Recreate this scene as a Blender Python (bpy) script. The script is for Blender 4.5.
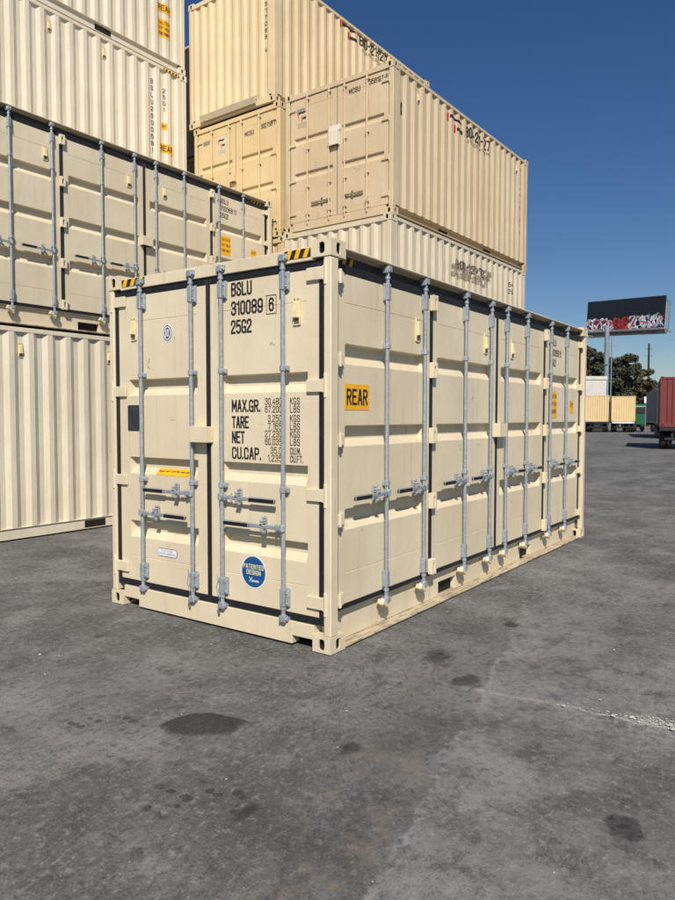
import bpy, bmesh, math, random
import numpy as np
from mathutils import Matrix, Vector, noise as mnoise

for o in list(bpy.data.objects):
    bpy.data.objects.remove(o)
random.seed(7)
SC = bpy.context.scene
COL = SC.collection
R = math.radians

# ------------------------------------------------------------------ camera
CAM = Vector((-3.921, -2.842, 1.673))
YAW, PITCH, ROLL = R(35.40), R(-2.73), R(0.07)
fw = Vector((math.cos(YAW) * math.cos(PITCH), math.sin(YAW) * math.cos(PITCH), math.sin(PITCH)))
rt = fw.cross(Vector((0, 0, 1))).normalized()
up = rt.cross(fw)
r2 = rt * math.cos(ROLL) + up * math.sin(ROLL)
u2 = -rt * math.sin(ROLL) + up * math.cos(ROLL)
cd = bpy.data.cameras.new('camera')
cam = bpy.data.objects.new('camera', cd)
COL.objects.link(cam)
cam.matrix_world = Matrix(((r2.x, u2.x, -fw.x, CAM.x), (r2.y, u2.y, -fw.y, CAM.y), (r2.z, u2.z, -fw.z, CAM.z), (0, 0, 0, 1)))
cd.sensor_fit = 'HORIZONTAL'
cd.sensor_width = 36
cd.lens = 36 * 701.06 / 675
cd.clip_start = 0.05
cd.clip_end = 3000
SC.camera = cam
SC.render.resolution_x, SC.render.resolution_y = 768, 1024

# ------------------------------------------------------------------ light
SUN = Vector((-1.0, -0.76, 1.18)).normalized()
world = bpy.data.worlds.new('World')
SC.world = world
world.use_nodes = True
wn = world.node_tree
wn.nodes.clear()
wo = wn.nodes.new('ShaderNodeOutputWorld')
wb = wn.nodes.new('ShaderNodeBackground')
sk = wn.nodes.new('ShaderNodeTexSky')
sk.sky_type = 'NISHITA'
sk.sun_disc = False
sk.sun_elevation = math.asin(SUN.z)
sk.sun_rotation = math.atan2(SUN.x, SUN.y)
sk.altitude = 50
sk.air_density = 1.0
sk.dust_density = 0.4
sk.ozone_density = 3.2
hs = wn.nodes.new('ShaderNodeHueSaturation')
hs.inputs['Hue'].default_value = 0.507
hs.inputs['Saturation'].default_value = 1.24
wn.links.new(sk.outputs[0], hs.inputs['Color'])
wn.links.new(hs.outputs[0], wb.inputs[0])
wb.inputs[1].default_value = 0.066
wn.links.new(wb.outputs[0], wo.inputs[0])
sd = bpy.data.lights.new('sun', 'SUN')
sd.energy = 4.9
sd.angle = R(0.53)
sd.color = (1.0, 0.93, 0.82)
sun = bpy.data.objects.new('sun', sd)
COL.objects.link(sun)
sun.rotation_euler = SUN.to_track_quat('Z', 'Y').to_euler()
sun.location = (-10, -8, 20)
vs = SC.view_settings
vs.view_transform = 'Standard'
vs.look = 'None'
vs.exposure = 0.10
vs.gamma = 1.0
vs.use_curve_mapping = False
SC.render.engine = 'CYCLES'
SC.cycles.max_bounces = 5
SC.cycles.diffuse_bounces = 2
SC.cycles.glossy_bounces = 2
SC.cycles.transmission_bounces = 1


# ------------------------------------------------------------------ materials
MATS = {}


class NT:
    def __init__(s, name):
        s.m = bpy.data.materials.new(name)
        s.m.use_nodes = True
        s.t = s.m.node_tree
        s.t.nodes.clear()
        s.out = s.n('ShaderNodeOutputMaterial')
        s.bs = s.n('ShaderNodeBsdfPrincipled')
        s.l(s.bs.outputs[0], s.out.inputs[0])

    def n(s, typ, **kw):
        nd = s.t.nodes.new(typ)
        for k, v in kw.items():
            setattr(nd, k, v)
        return nd

    def l(s, a, b):
        s.t.links.new(a, b)

    def put(s, sock, v):
        if isinstance(v, bpy.types.NodeSocket):
            s.l(v, sock)
        else:
            sock.default_value = v

    def math(s, op, a, b=0.0, c=None, clamp=False):
        nd = s.n('ShaderNodeMath', operation=op, use_clamp=clamp)
        s.put(nd.inputs[0], a)
        s.put(nd.inputs[1], b)
        if c is not None:
            s.put(nd.inputs[2], c)
        return nd.outputs[0]

    def pos(s, scale=(1, 1, 1), loc=(0, 0, 0)):
        g = s.n('ShaderNodeNewGeometry')
        mp = s.n('ShaderNodeMapping')
        s.l(g.outputs['Position'], mp.inputs[0])
        mp.inputs['Scale'].default_value = scale
        mp.inputs['Location'].default_value = loc
        return mp.outputs[0]

    def noise(s, vec, scale, detail=4, rough=0.55, dist=0.0):
        nd = s.n('ShaderNodeTexNoise')
        s.l(vec, nd.inputs['Vector'])
        nd.inputs['Scale'].default_value = scale
        nd.inputs['Detail'].default_value = detail
        nd.inputs['Roughness'].default_value = rough
        nd.inputs['Distortion'].default_value = dist
        return nd.outputs[0]

    def ramp(s, v, a, b, lo=0.0, hi=1.0):
        nd = s.n('ShaderNodeMapRange', interpolation_type='SMOOTHSTEP')
        s.put(nd.inputs[0], v)
        nd.inputs[1].default_value = a
        nd.inputs[2].default_value = b
        nd.inputs[3].default_value = lo
        nd.inputs[4].default_value = hi
        return nd.outputs[0]

    def mix(s, f, a, b):
        nd = s.n('ShaderNodeMix', data_type='RGBA')
        s.put(nd.inputs[0], f)
        s.put(nd.inputs[6], a if isinstance(a, bpy.types.NodeSocket) else (*a, 1))
        s.put(nd.inputs[7], b if isinstance(b, bpy.types.NodeSocket) else (*b, 1))
        return nd.outputs[2]

    def bump(s, h, strength, dist):
        nd = s.n('ShaderNodeBump')
        s.put(nd.inputs['Height'], h)
        nd.inputs['Strength'].default_value = strength
        nd.inputs['Distance'].default_value = dist
        s.l(nd.outputs[0], s.bs.inputs['Normal'])


def paint(key, col, grime=0.25, rust=0.0, rough=0.42, seed=0.0, ledge=0.0):
    """sprayed steel: slight tone drift, vertical dirt runs, scuffs, rust specks"""
    if key in MATS:
        return MATS[key]
    t = NT(key)
    p = t.pos((1, 1, 1), (seed * 3.1, seed * 7.7, seed * 1.3))
    drift = t.noise(p, 0.9, 3)
    run = t.noise(t.pos((9, 9, 0.55), (seed, seed * 2, 0)), 1.6, 5, 0.62)
    fine = t.noise(p, 46, 3, 0.6)
    scuff = t.noise(t.pos((3, 3, 4.5), (seed * 5, 0, seed)), 3.3, 5, 0.70, 0.6)
    dark = tuple(c * k for c, k in zip(col, (0.80, 0.77, 0.72)))
    dirt = tuple(c * k for c, k in zip(col, (0.52, 0.46, 0.40)))
    c = t.mix(t.ramp(drift, 0.3, 0.72, 0, 0.55), col, dark)
    c = t.mix(t.math('MULTIPLY', t.ramp(run, 0.52, 0.78), grime), c, dirt)
    c = t.mix(t.math('MULTIPLY', t.ramp(fine, 0.50, 0.75), 0.18 * (0.5 + grime)), c, dirt)
    c = t.mix(t.math('MULTIPLY', t.ramp(scuff, 0.69, 0.74), min(0.9, 0.3 + grime)), c, (0.16, 0.13, 0.10))
    if ledge:
        ln_ = t.noise(t.pos((2.2, 26, 1)), 2.0, 5, 0.7)
        c = t.mix(t.ramp(ln_, 0.44, 0.62, 0, 0.75), c, (0.13, 0.10, 0.07))
    if rust:
        rn = t.noise(t.pos((1, 1, 0.6), (seed * 9, seed, seed * 4)), 4.2, 8, 0.7)
        c = t.mix(t.math('MULTIPLY', t.ramp(rn, 0.66, 0.72), rust), c, (0.17, 0.07, 0.03))
    t.l(c, t.bs.inputs['Base Color'])
    t.l(t.ramp(drift, 0.2, 0.8, rough - 0.06, rough + 0.14), t.bs.inputs['Roughness'])
    t.bs.inputs['Specular IOR Level'].default_value = 0.4
    wav = t.noise(t.pos((1.6, 1.6, 1.1)), 1.5, 2)
    h = t.math('ADD', t.math('MULTIPLY', wav, 1.0), t.math('MULTIPLY', fine, 0.02))
    t.bump(h, 0.28, 0.05)
    MATS[key] = t.m
    return t.m


def plain(key, col, rough=0.55, metal=0.0, var=0.25, scale=30, bump=0.0, spec=0.4):
    if key in MATS:
        return MATS[key]
    t = NT(key)
    p = t.pos()
    n = t.noise(p, scale, 4, 0.6)
    n2 = t.noise(p, scale * 0.13, 3, 0.6)
    dk = tuple(c * (1 - var) for c in col)
    lt = tuple(min(1, c * (1 + var * 0.5)) for c in col)
    c = t.mix(t.ramp(n, 0.3, 0.7), dk, lt)
    c = t.mix(t.ramp(n2, 0.45, 0.75, 0, 0.5), c, dk)
    t.l(c, t.bs.inputs['Base Color'])
    t.bs.inputs['Roughness'].default_value = rough
    t.bs.inputs['Metallic'].default_value = metal
    t.bs.inputs['Specular IOR Level'].default_value = spec
    if bump:
        t.bump(n, bump, 0.01)
    MATS[key] = t.m
    return t.m


M_MAIN = paint('cream_paint', (0.715, 0.622, 0.450), 0.34, 0.22, 0.42, 1)
M_LEDGE = paint('cream_paint_dirty', (0.60, 0.50, 0.35), 0.95, 0.3, 0.6, 2, 1.0)
M_L2 = paint('pale_cream_paint', (0.70, 0.615, 0.455), 0.20, 0.1, 0.45, 3)
M_L1 = paint('ivory_paint', (0.71, 0.65, 0.52), 0.26, 0.1, 0.45, 4)
M_L3 = paint('off_white_paint', (0.70, 0.645, 0.53), 0.24, 0.1, 0.45, 5)
M_A = paint('warm_beige_paint', (0.69, 0.56, 0.355), 0.30, 0.1, 0.5, 6)
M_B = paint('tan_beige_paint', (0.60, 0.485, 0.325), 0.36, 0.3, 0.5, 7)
M_C = paint('yellow_beige_paint', (0.68, 0.525, 0.30), 0.28, 0.15, 0.5, 8)
M_D = paint('grey_beige_paint', (0.62, 0.55, 0.42), 0.5, 0.3, 0.55, 9)
M_TAN = paint('far_tan_paint', (0.72, 0.55, 0.29), 0.3, 0.1, 0.5, 10)
M_RED = paint('oxide_red_paint', (0.17, 0.038, 0.034), 0.35, 0.35, 0.5, 11)
M_GREY = paint('weathered_grey_paint', (0.20, 0.20, 0.205), 0.4, 0.2, 0.55, 12)
M_GALV = plain('galvanised_steel', (0.36, 0.405, 0.45), 0.46, 0.35, 0.22, 45, 0.0)
M_OLD = plain('rusty_old_steel', (0.27, 0.215, 0.15), 0.75, 0.0, 0.6, 25)
M_GALVD = plain('dull_steel', (0.30, 0.33, 0.37), 0.5, 0.5, 0.4, 60, 0.05)
M_GASK = plain('black_rubber', (0.014, 0.014, 0.017), 0.55, 0, 0.4, 40)
M_STRIP = plain('grey_shade_strip', (0.060, 0.060, 0.060), 0.6, 0, 0.3, 40)  # dark grey standing in for the shade under the side top rails
M_GRIP = plain('black_grip', (0.012, 0.012, 0.013), 0.45, 0, 0.3, 40)
M_HOLE = plain('dark_rusty_inside', (0.016, 0.012, 0.010), 0.8, 0, 0.5, 30)
M_BLK = plain('black_marking', (0.022, 0.021, 0.022), 0.6, 0, 0.4, 50)
M_FADE = plain('faded_black_marking', (0.085, 0.078, 0.072), 0.7, 0, 0.6, 90)
M_YEL = plain('yellow_decal', (0.86, 0.43, 0.012), 0.45, 0, 0.08, 14)
M_WHT = plain('white_decal', (0.80, 0.80, 0.78), 0.4, 0, 0.06, 20)
M_BLUE = plain('blue_decal', (0.012, 0.085, 0.24), 0.4, 0, 0.15, 20)
M_CREAMTXT = plain('pale_yellow_print', (0.78, 0.75, 0.42), 0.5, 0, 0.1, 20)
M_SCUFF = plain('scuffed_brown', (0.30, 0.21, 0.13), 0.7, 0, 0.6, 90)
M_REDM = plain('red_marking', (0.60, 0.035, 0.03), 0.5, 0, 0.2, 30)
M_PLATE = plain('charcoal_plate', (0.035, 0.037, 0.042), 0.4, 0, 0.3, 20)
M_VENT = plain('straw_plastic', (0.74, 0.62, 0.37), 0.5, 0, 0.1, 20)
M_VENTG = plain('vent_grille', (0.22, 0.18, 0.12), 0.6, 0, 0.3, 80)
M_TYRE = plain('tyre_rubber', (0.02, 0.02, 0.021), 0.8, 0, 0.4, 30)
M_FRAME = plain('chassis_black', (0.025, 0.025, 0.027), 0.6, 0, 0.4, 20)
M_RIM = plain('wheel_rim', (0.35, 0.35, 0.35), 0.5, 0.4, 0.3, 20)
M_PALE = plain('pale_stucco', (0.56, 0.55, 0.52), 0.8, 0, 0.12, 3)
M_DGREY = plain('fascia_grey', (0.22, 0.22, 0.22), 0.7, 0, 0.2, 3)
M_GREEN = plain('green_truck_paint', (0.010, 0.105, 0.05), 0.4, 0, 0.2, 4)
M_GLASS = plain('dark_glass', (0.02, 0.025, 0.03), 0.08, 0, 0.1, 3)
M_BOARD = plain('black_billboard_vinyl', (0.009, 0.013, 0.020), 0.6, 0, 0.15, 1.5)
M_STEEL = plain('blue_grey_steel', (0.23, 0.28, 0.33), 0.55, 0.1, 0.25, 1.2)
M_WOOD = plain('creosote_wood', (0.05, 0.036, 0.026), 0.9, 0, 0.4, 6)
M_BARK = plain('tree_bark', (0.09, 0.065, 0.045), 0.95, 0, 0.4, 6, 0.3)
M_PINK = plain('graffiti_pink', (0.50, 0.04, 0.12), 0.6, 0, 0.2, 5)
M_CYAN = plain('graffiti_cyan', (0.20, 0.48, 0.62), 0.6, 0, 0.2, 5)
M_GRED = plain('graffiti_red', (0.48, 0.06, 0.03), 0.6, 0, 0.2, 5)
M_GWHT = plain('graffiti_white', (0.72, 0.74, 0.76), 0.6, 0, 0.1, 5)
M_WALLB = plain('block_wall', (0.16, 0.14, 0.12), 0.9, 0, 0.3, 2)


def leaf_mat(key, col):
    t = NT(key)
    n = t.noise(t.pos(), 0.55, 3)
    n2 = t.noise(t.pos(), 6, 3)
    c = t.mix(t.ramp(n, 0.35, 0.68), tuple(x * 0.55 for x in col), col)
    c = t.mix(t.ramp(n2, 0.5, 0.8, 0, 0.5), c, (col[0] * 1.5, col[1] * 1.25, col[2] * 1.1))
    t.l(c, t.bs.inputs['Base Color'])
    t.bs.inputs['Roughness'].default_value = 0.7
    return t.m


LEAF = [leaf_mat('leaf_olive', (0.105, 0.115, 0.062)), leaf_mat('leaf_dark', (0.080, 0.094, 0.054)),
        leaf_mat('leaf_dry', (0.095, 0.075, 0.036))]


# ------------------------------------------------------------------ mesh helpers
class MB:
    def __init__(s):
        s.v, s.f, s.m = [], [], []

    def add(s, vs, fs, m=0):
        b = len(s.v)
        s.v += [tuple(v) for v in vs]
        s.f += [tuple(i + b for i in f) for f in fs]
        s.m += [m] * len(fs)
        return s

    def box(s, x0, x1, y0, y1, z0, z1, m=0, M=None):
        vs = [Vector(c) for c in ((x0, y0, z0), (x1, y0, z0), (x1, y1, z0), (x0, y1, z0), (x0, y0, z1), (x1, y0, z1), (x1, y1, z1), (x0, y1, z1))]
        if M:
            vs = [M @ v for v in vs]
        return s.add(vs, [(0, 3, 2, 1), (4, 5, 6, 7), (0, 1, 5, 4), (1, 2, 6, 5), (2, 3, 7, 6), (3, 0, 4, 7)], m)

    def cyl(s, a, b, r, n=10, m=0, r2=None):
        a, b = Vector(a), Vector(b)
        d = (b - a).normalized()
        t = d.orthogonal().normalized()
        w = d.cross(t)
        r2 = r if r2 is None else r2
        vs = []
        for c, rr in ((a, r), (b, r2)):
            for i in range(n):
                an = 2 * math.pi * i / n
                vs.append(c + (t * math.cos(an) + w * math.sin(an)) * rr)
        fs = [(i, (i + 1) % n, n + (i + 1) % n, n + i) for i in range(n)]
        fs += [tuple(range(n - 1, -1, -1)), tuple(range(n, 2 * n))]
        return s.add(vs, fs, m)

    def prism(s, poly, a, b, fn, m=0):
        """polygon extruded from a to b; fn(p, q, t) -> xyz"""
        n = len(poly)
        vs = [fn(p, q, a) for p, q in poly] + [fn(p, q, b) for p, q in poly]
        fs = [(i, (i + 1) % n, n + (i + 1) % n, n + i) for i in range(n)]
        fs += [tuple(range(n - 1, -1, -1)), tuple(range(n, 2 * n))]
        return s.add(vs, fs, m)

    def mesh(s, name, mats, bevel=0.0, smooth=False, recalc=True):
        me = bpy.data.meshes.new(name)
        me.from_pydata(s.v, [], s.f)
        for m in (mats if isinstance(mats, (list, tuple)) else [mats]):
            me.materials.append(m)
        me.polygons.foreach_set('material_index', s.m)
        if bevel or recalc:
            bm = bmesh.new()
            bm.from_mesh(me)
            if recalc:
                bmesh.ops.recalc_face_normals(bm, faces=bm.faces)
            if bevel:
                es = [e for e in bm.edges if len(e.link_faces) == 2 and e.calc_face_angle(0) > 0.6]
                bmesh.ops.bevel(bm, geom=es, offset=bevel, segments=1, affect='EDGES', clamp_overlap=True)
            bm.to_mesh(me)
            bm.free()
        if smooth:
            me.polygons.foreach_set('use_smooth', [True] * len(me.polygons))
            me.set_sharp_from_angle(angle=R(38))
        return me


CACHE = {}


def cached(key, fn):
    if key not in CACHE:
        CACHE[key] = fn()
    return CACHE[key]


def link(name, me, parent=None, M=None):
    o = bpy.data.objects.new(name, me)
    COL.objects.link(o)
    if parent is not None:
        o.parent = parent
    if M is not None:
        o.matrix_basis = M
    return o


def tag(o, label=None, cat=None, group=None, kind=None):
    for k, v in (('label', label), ('category', cat), ('group', group), ('kind', kind)):
        if v:
            o[k] = v
    return o


def thing(name, label, cat, loc=(0, 0, 0), rz=0.0, group=None):
    o = bpy.data.objects.new(name, None)
    o.empty_display_size = 0.3
    COL.objects.link(o)
    o.location = loc
    o.rotation_euler = (0, 0, rz)
    return tag(o, label, cat, group)


def T(x, y, z):
    return Matrix.Translation((x, y, z))


def frame(kind, L, W):
    """face frame: X runs left to right along the face, Y up, Z outward"""
    if kind == 'side':
        return Matrix(((1, 0, 0, 0), (0, 0, -1, 0), (0, 1, 0, 0), (0, 0, 0, 1)))
    if kind == 'end':
        return Matrix(((0, 0, -1, 0), (-1, 0, 0, W), (0, 1, 0, 0), (0, 0, 0, 1)))
    if kind == 'far_side':
        return Matrix(((-1, 0, 0, L), (0, 0, 1, W), (0, 1, 0, 0), (0, 0, 0, 1)))
    return Matrix(((0, 0, 1, L), (1, 0, 0, 0), (0, 1, 0, 0), (0, 0, 0, 1)))


GLYPH = {
 'A': [[(0, 0), (1.7, 8), (2.3, 8), (4, 0)], [(0.7, 2.5), (3.3, 2.5)]],
 'B': [[(0, 0), (0, 8), (3, 8), (4, 7), (4, 5.2), (3, 4.2), (0, 4.2)], [(3, 4.2), (4, 3.2), (4, 1), (3, 0), (0, 0)]],
 'C': [[(4, 5.6), (4, 7), (3, 8), (1, 8), (0, 7), (0, 1), (1, 0), (3, 0), (4, 1), (4, 2.4)]],
 'D': [[(0, 0), (0, 8), (2.8, 8), (4, 6.8), (4, 1.2), (2.8, 0), (0, 0)]],
 'E': [[(4, 8), (0, 8), (0, 0), (4, 0)], [(0, 4.2), (3.2, 4.2)]],
 'F': [[(4, 8), (0, 8), (0, 0)], [(0, 4.2), (3.2, 4.2)]],
 'G': [[(4, 6.5), (4, 7.2), (3, 8), (1, 8), (0, 7), (0, 1), (1, 0), (4, 0), (4, 3.4), (2.3, 3.4)]],
 'H': [[(0, 0), (0, 8)], [(4, 0), (4, 8)], [(0, 4), (4, 4)]],
 'I': [[(0, 0), (0, 8)]],
 'K': [[(0, 0), (0, 8)], [(4, 8), (0, 3.2)], [(1.2, 4.6), (4, 0)]],
 'L': [[(0, 8), (0, 0), (3.8, 0)]],
 'M': [[(0, 0), (0, 8)], [(0.35, 7.6), (2.5, 2.2)], [(2.5, 2.2), (4.65, 7.6)], [(5, 8), (5, 0)]],
 'N': [[(0, 0), (0, 8)], [(0.3, 7.4), (3.7, 0.6)], [(4, 0), (4, 8)]],
 'O': [[(1, 0), (0, 1), (0, 7), (1, 8), (3, 8), (4, 7), (4, 1), (3, 0), (1, 0)]],
 'P': [[(0, 0), (0, 8), (3, 8), (4, 7), (4, 4.8), (3, 3.8), (0, 3.8)]],
 'R': [[(0, 0), (0, 8), (3, 8), (4, 7), (4, 5), (3, 4), (0, 4)], [(2, 4), (4, 0)]],
 'S': [[(4, 5.8), (4, 7), (3, 8), (1, 8), (0, 7), (0, 5.4), (1, 4.5), (3, 3.6), (4, 2.7), (4, 1), (3, 0), (1, 0), (0, 1), (0, 2.3)]],
 'T': [[(0, 8), (4, 8)], [(2, 8), (2, 0)]],
 'U': [[(0, 8), (0, 1), (1, 0), (3, 0), (4, 1), (4, 8)]],
 'W': [[(0, 8), (1.1, 0), (2.5, 6), (3.9, 0), (5, 8)]],
 'X': [[(0, 0), (4, 8)], [(0, 8), (4, 0)]],
 'Y': [[(0, 8), (2, 3.6), (4, 8)], [(2, 3.6), (2, 0)]],
 '0': [[(1, 0), (0, 1), (0, 7), (1, 8), (2.8, 8), (3.8, 7), (3.8, 1), (2.8, 0), (1, 0)]],
 '1': [[(0, 6.6), (1.5, 8), (1.5, 0)]],
 '2': [[(0, 5.8), (0, 7), (1, 8), (3, 8), (4, 7), (4, 5.2), (0, 1.2), (0, 0), (4, 0)]],
 '3': [[(0, 6.2), (0, 7), (1, 8), (3, 8), (4, 7), (4, 5.2), (3, 4.2), (1.4, 4.2)], [(3, 4.2), (4, 3.2), (4, 1), (3, 0), (1, 0), (0, 1), (0, 1.8)]],
 '4': [[(3, 0), (3, 8), (0, 2.2), (4.2, 2.2)]],
 '5': [[(3.8, 8), (0.2, 8), (0, 4.3), (1, 5), (3, 5), (4, 4), (4, 1), (3, 0), (1, 0), (0, 1)]],
 '6': [[(4, 6.4), (4, 7), (3, 8), (1, 8), (0, 7), (0, 1), (1, 0), (3, 0), (4, 1), (4, 3.8), (3, 4.8), (0, 4.8)]],
 '7': [[(0, 8), (4, 8), (1.4, 0)]],
 '8': [[(1, 4.3), (0, 5.3), (0, 7), (1, 8), (3, 8), (4, 7), (4, 5.3), (3, 4.3), (1, 4.3), (0, 3.3), (0, 1), (1, 0), (3, 0), (4, 1), (4, 3.3), (3, 4.3)]],
 '9': [[(0, 1.6), (0, 1), (1, 0), (3, 0), (4, 1), (4, 7), (3, 8), (1, 8), (0, 7), (0, 4.2), (1, 3.2), (4, 3.2)]],
 '-': [[(0, 4), (2, 4)]], '.': [[(0, 0), (0, 0.5)]], ',': [[(0.3, 0.4), (0, -0.9)]], "'": [[(0, 8), (0, 6)]], '"': [[(0, 8), (0, 6)], [(1.4, 8), (1.4, 6)]],
}


def stroke_text(body, w, h, mat, weight):
    """squared condensed stencil-sheet capitals drawn as mitred ribbons"""
    st = h * weight
    adv, x = [], 0.0
    for c in body:
        if c == ' ':
            x += 3.0
            continue
        g = GLYPH[c]
        gw = max(p[0] for l in g for p in l)
        adv.append((g, x))
        x += gw + 2.3
    tot = max(x - 2.3, 0.01)
    sx, sy = (w - st) / tot, (h - st) / 8
    vs, fs = [], []
    k = 0
    for g, ox in adv:
        for line in g:
            P = [Vector(((ox + p[0]) * sx + st / 2, p[1] * sy + st / 2)) for p in line]
            n = len(P)
            closed = (P[0] - P[-1]).length < 1e-6
            z = 0.00003 * (k % 5)
            k += 1
            base = len(vs)
            for i in range(n):
                a = P[i - 1] if i > 0 else (P[-2] if closed else None)
                b = P[i + 1] if i < n - 1 else (P[1] if closed else None)
                d1 = (P[i] - a).normalized() if a is not None else None
                d2 = (b - P[i]).normalized() if b is not None else None
                if d1 is None:
                    d1 = d2
                if d2 is None:
                    d2 = d1
                t = (d1 + d2)
                t = t.normalized() if t.length > 1e-6 else d1
                nr = Vector((-t.y, t.x))
                m = st / 2 / max(0.45, nr.dot(Vector((-d1.y, d1.x))))
                q = P[i].copy()
                if not closed and i == 0:
                    q -= d2 * st / 2
                if not closed and i == n - 1:
                    q += d1 * st / 2
                vs += [(q.x - nr.x * m, q.y - nr.y * m, z), (q.x + nr.x * m, q.y + nr.y * m, z)]
            fs += [(base + 2 * i, base + 2 * i + 2, base + 2 * i + 3, base + 2 * i + 1) for i in range(n - 1)]
    return MB().add(vs, fs).mesh('lettering', mat, recalc=False)


def text_mesh(body, w, h, mat, bold=0.02, space=1.0):
    """flat lettering fitted into a w x h box, lower left corner at the origin"""
    if all(c == ' ' or c in GLYPH for c in body):
        wt = 0.105 + 1.6 * min(bold, 0.035)
        return cached(('stxt', body, round(w, 3), round(h, 3), mat.name, bold), lambda: stroke_text(body, w, h, mat, wt))
    key = ('txt', body, round(w, 3), round(h, 3), mat.name, bold)

    def mk():
        cu = bpy.data.curves.new('lettering', 'FONT')
        cu.body = body
        cu.size = 1
        cu.offset = bold
        cu.resolution_u = 3
        cu.space_character = space
        cu.align_x = 'LEFT'
        ob = bpy.data.objects.new('lettering', cu)
        me = bpy.data.meshes.new_from_object(ob)
        bpy.data.objects.remove(ob)
        n = len(me.vertices)
        co = np.zeros(n * 3)
        me.vertices.foreach_get('co', co)
        co = co.reshape(-1, 3)
        lo, hi = co.min(0), co.max(0)
        co[:, 0] = (co[:, 0] - lo[0]) / max(1e-6, hi[0] - lo[0]) * w
        co[:, 1] = (co[:, 1] - lo[1]) / max(1e-6, hi[1] - lo[1]) * h
        co[:, 2] = 0
        me.vertices.foreach_set('co', co.ravel())
        me.materials.clear()
        me.materials.append(mat)
        me.polygons.foreach_set('material_index', [0] * len(me.polygons))
        me.update()
        return me
    return cached(key, mk)


def lettering(body, u, v, w, h, d, parent, mat=None, bold=0.02, F=None):
    me = text_mesh(body, w, h, mat or M_BLK, bold)
    return link('lettering', me, parent, (F or Matrix()) @ T(u, v, d))


def sheet(name, u, v, w, h, d, mat, parent, F=None, r=0.0, th=0.0012):
    """thin decal or plate, corners cut by r"""
    def mk():
        pts = [(r, 0), (w - r, 0), (w, r), (w, h - r), (w - r, h), (0 + r, h), (0, h - r), (0, r)] if r else [(0, 0), (w, 0), (w, h), (0, h)]
        return MB().prism(pts, 0, th, lambda p, q, t: (p, q, t)).mesh(name, mat)
    me = cached(('sheet', round(w, 3), round(h, 3), round(r, 3), th, mat.name), mk)
    return link(name, me, parent, (F or Matrix()) @ T(u, v, d))


# ------------------------------------------------------------------ container pieces
def casting_mesh(mat):
    def mk():
        mb = MB()
        X, Y, Z = 0.178, 0.162, 0.118
        mats = [mat, M_HOLE]

        def plate(w, h, rx, ry, fn):
            n = 16
            rect = []
            for i in range(n):
                a = 2 * math.pi * (i + 0.0) / n + math.pi / 4
                c, s_ = math.cos(a), math.sin(a)
                k = max(abs(c), abs(s_))
                rect.append((w / 2 + c / k * w / 2, h / 2 + s_ / k * h / 2))
            ov = []
            for i in range(n):
                a = 2 * math.pi * i / n + math.pi / 4
                c, s_ = math.cos(a), math.sin(a)
                e = 0.62
                ov.append((w / 2 + math.copysign(abs(c) ** e, c) * rx, h / 2 + math.copysign(abs(s_) ** e, s_) * ry))
            vs = [fn(p, q, 0) for p, q in rect] + [fn(p, q, 0) for p, q in ov] + [fn(p, q, 0.012) for p, q in ov] + [fn(p, q, 0.045) for p, q in ov]
            mb.add(vs, [(i, (i + 1) % n, n + (i + 1) % n, n + i) for i in range(n)], 0)
            b = len(mb.v) - 4 * n
            mb.f += [tuple(b + k for k in (n + i, n + (i + 1) % n, 2 * n + (i + 1) % n, 2 * n + i)) for i in range(n)]
            mb.m += [0] * n
            mb.f += [tuple(b + k for k in (2 * n + i, 2 * n + (i + 1) % n, 3 * n + (i + 1) % n, 3 * n + i)) for i in range(n)]
            mb.m += [1] * n
            mb.f.append(tuple(b + 3 * n + i for i in range(n)))
            mb.m.append(1)
        plate(X, Z, 0.026, 0.040, lambda p, q, t: (p, t, q))
        plate(X, Z, 0.026, 0.040, lambda p, q, t: (p, Y - t, q))
        plate(Y, Z, 0.026, 0.040, lambda p, q, t: (t, p, q))
        plate(Y, Z, 0.026, 0.040, lambda p, q, t: (X - t, p, q))
        plate(X, Y, 0.050, 0.030, lambda p, q, t: (p, q, Z - t))
        plate(X, Y, 0.050, 0.030, lambda p, q, t: (p, q, t))
        return mb.mesh('corner_casting', mats, recalc=False)
    return cached(('casting', mat.name), mk)


def castings(root, L, W, H, mat):
    me = casting_mesh(mat)
    for x in (0, L - 0.178):
        for y in (0, W - 0.162):
            for z in (0, H - 0.118):
                link('corner_casting', me, root, T(x, y, z))


PITCH_C = 0.278


def corr_profile(L, pitch=PITCH_C, depth=0.036, start=0.1, end=0.1):
    """(u, d) break points of trapezoid corrugation; d negative inward"""
    n = max(1, round((L - start - end) / pitch))
    p = (L - start - end) / n
    o, sl, inn = 0.26 * p, 0.245 * p, 0.25 * p
    pts = [(0.0, 0.0)]
    u = start
    for i in range(n):
        a = u + i * p + o / 2
        pts += [(a, 0.0), (a + sl, -depth), (a + sl + inn, -depth), (a + 2 * sl + inn, 0.0)]
    pts.append((L, 0.0))
    return pts


def corr_mesh(key, prof, h, mat, base=-0.008):
    def mk():
        mb = MB()
        rnd = random.Random(hash(str(key)) & 0xffff)
        nv = 7
        vs, fs = [], []
        for j in range(nv):
            for u, d in prof:
                dent = 0.0 if j in (0, nv - 1) else 0.006 * mnoise.noise(Vector((u * 1.7 + len(prof), j * 0.9, h)))
                vs.append((u, h * j / (nv - 1), base + d + dent * 0.6))
        n = len(prof)
        for j in range(nv - 1):
            for i in range(n - 1):
                fs.append((j * n + i, j * n + i + 1, (j + 1) * n + i + 1, (j + 1) * n + i))
        mb.add(vs, fs)
        return mb.mesh('corrugated_panel', mat, recalc=False)
    return cached(key, mk)


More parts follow.
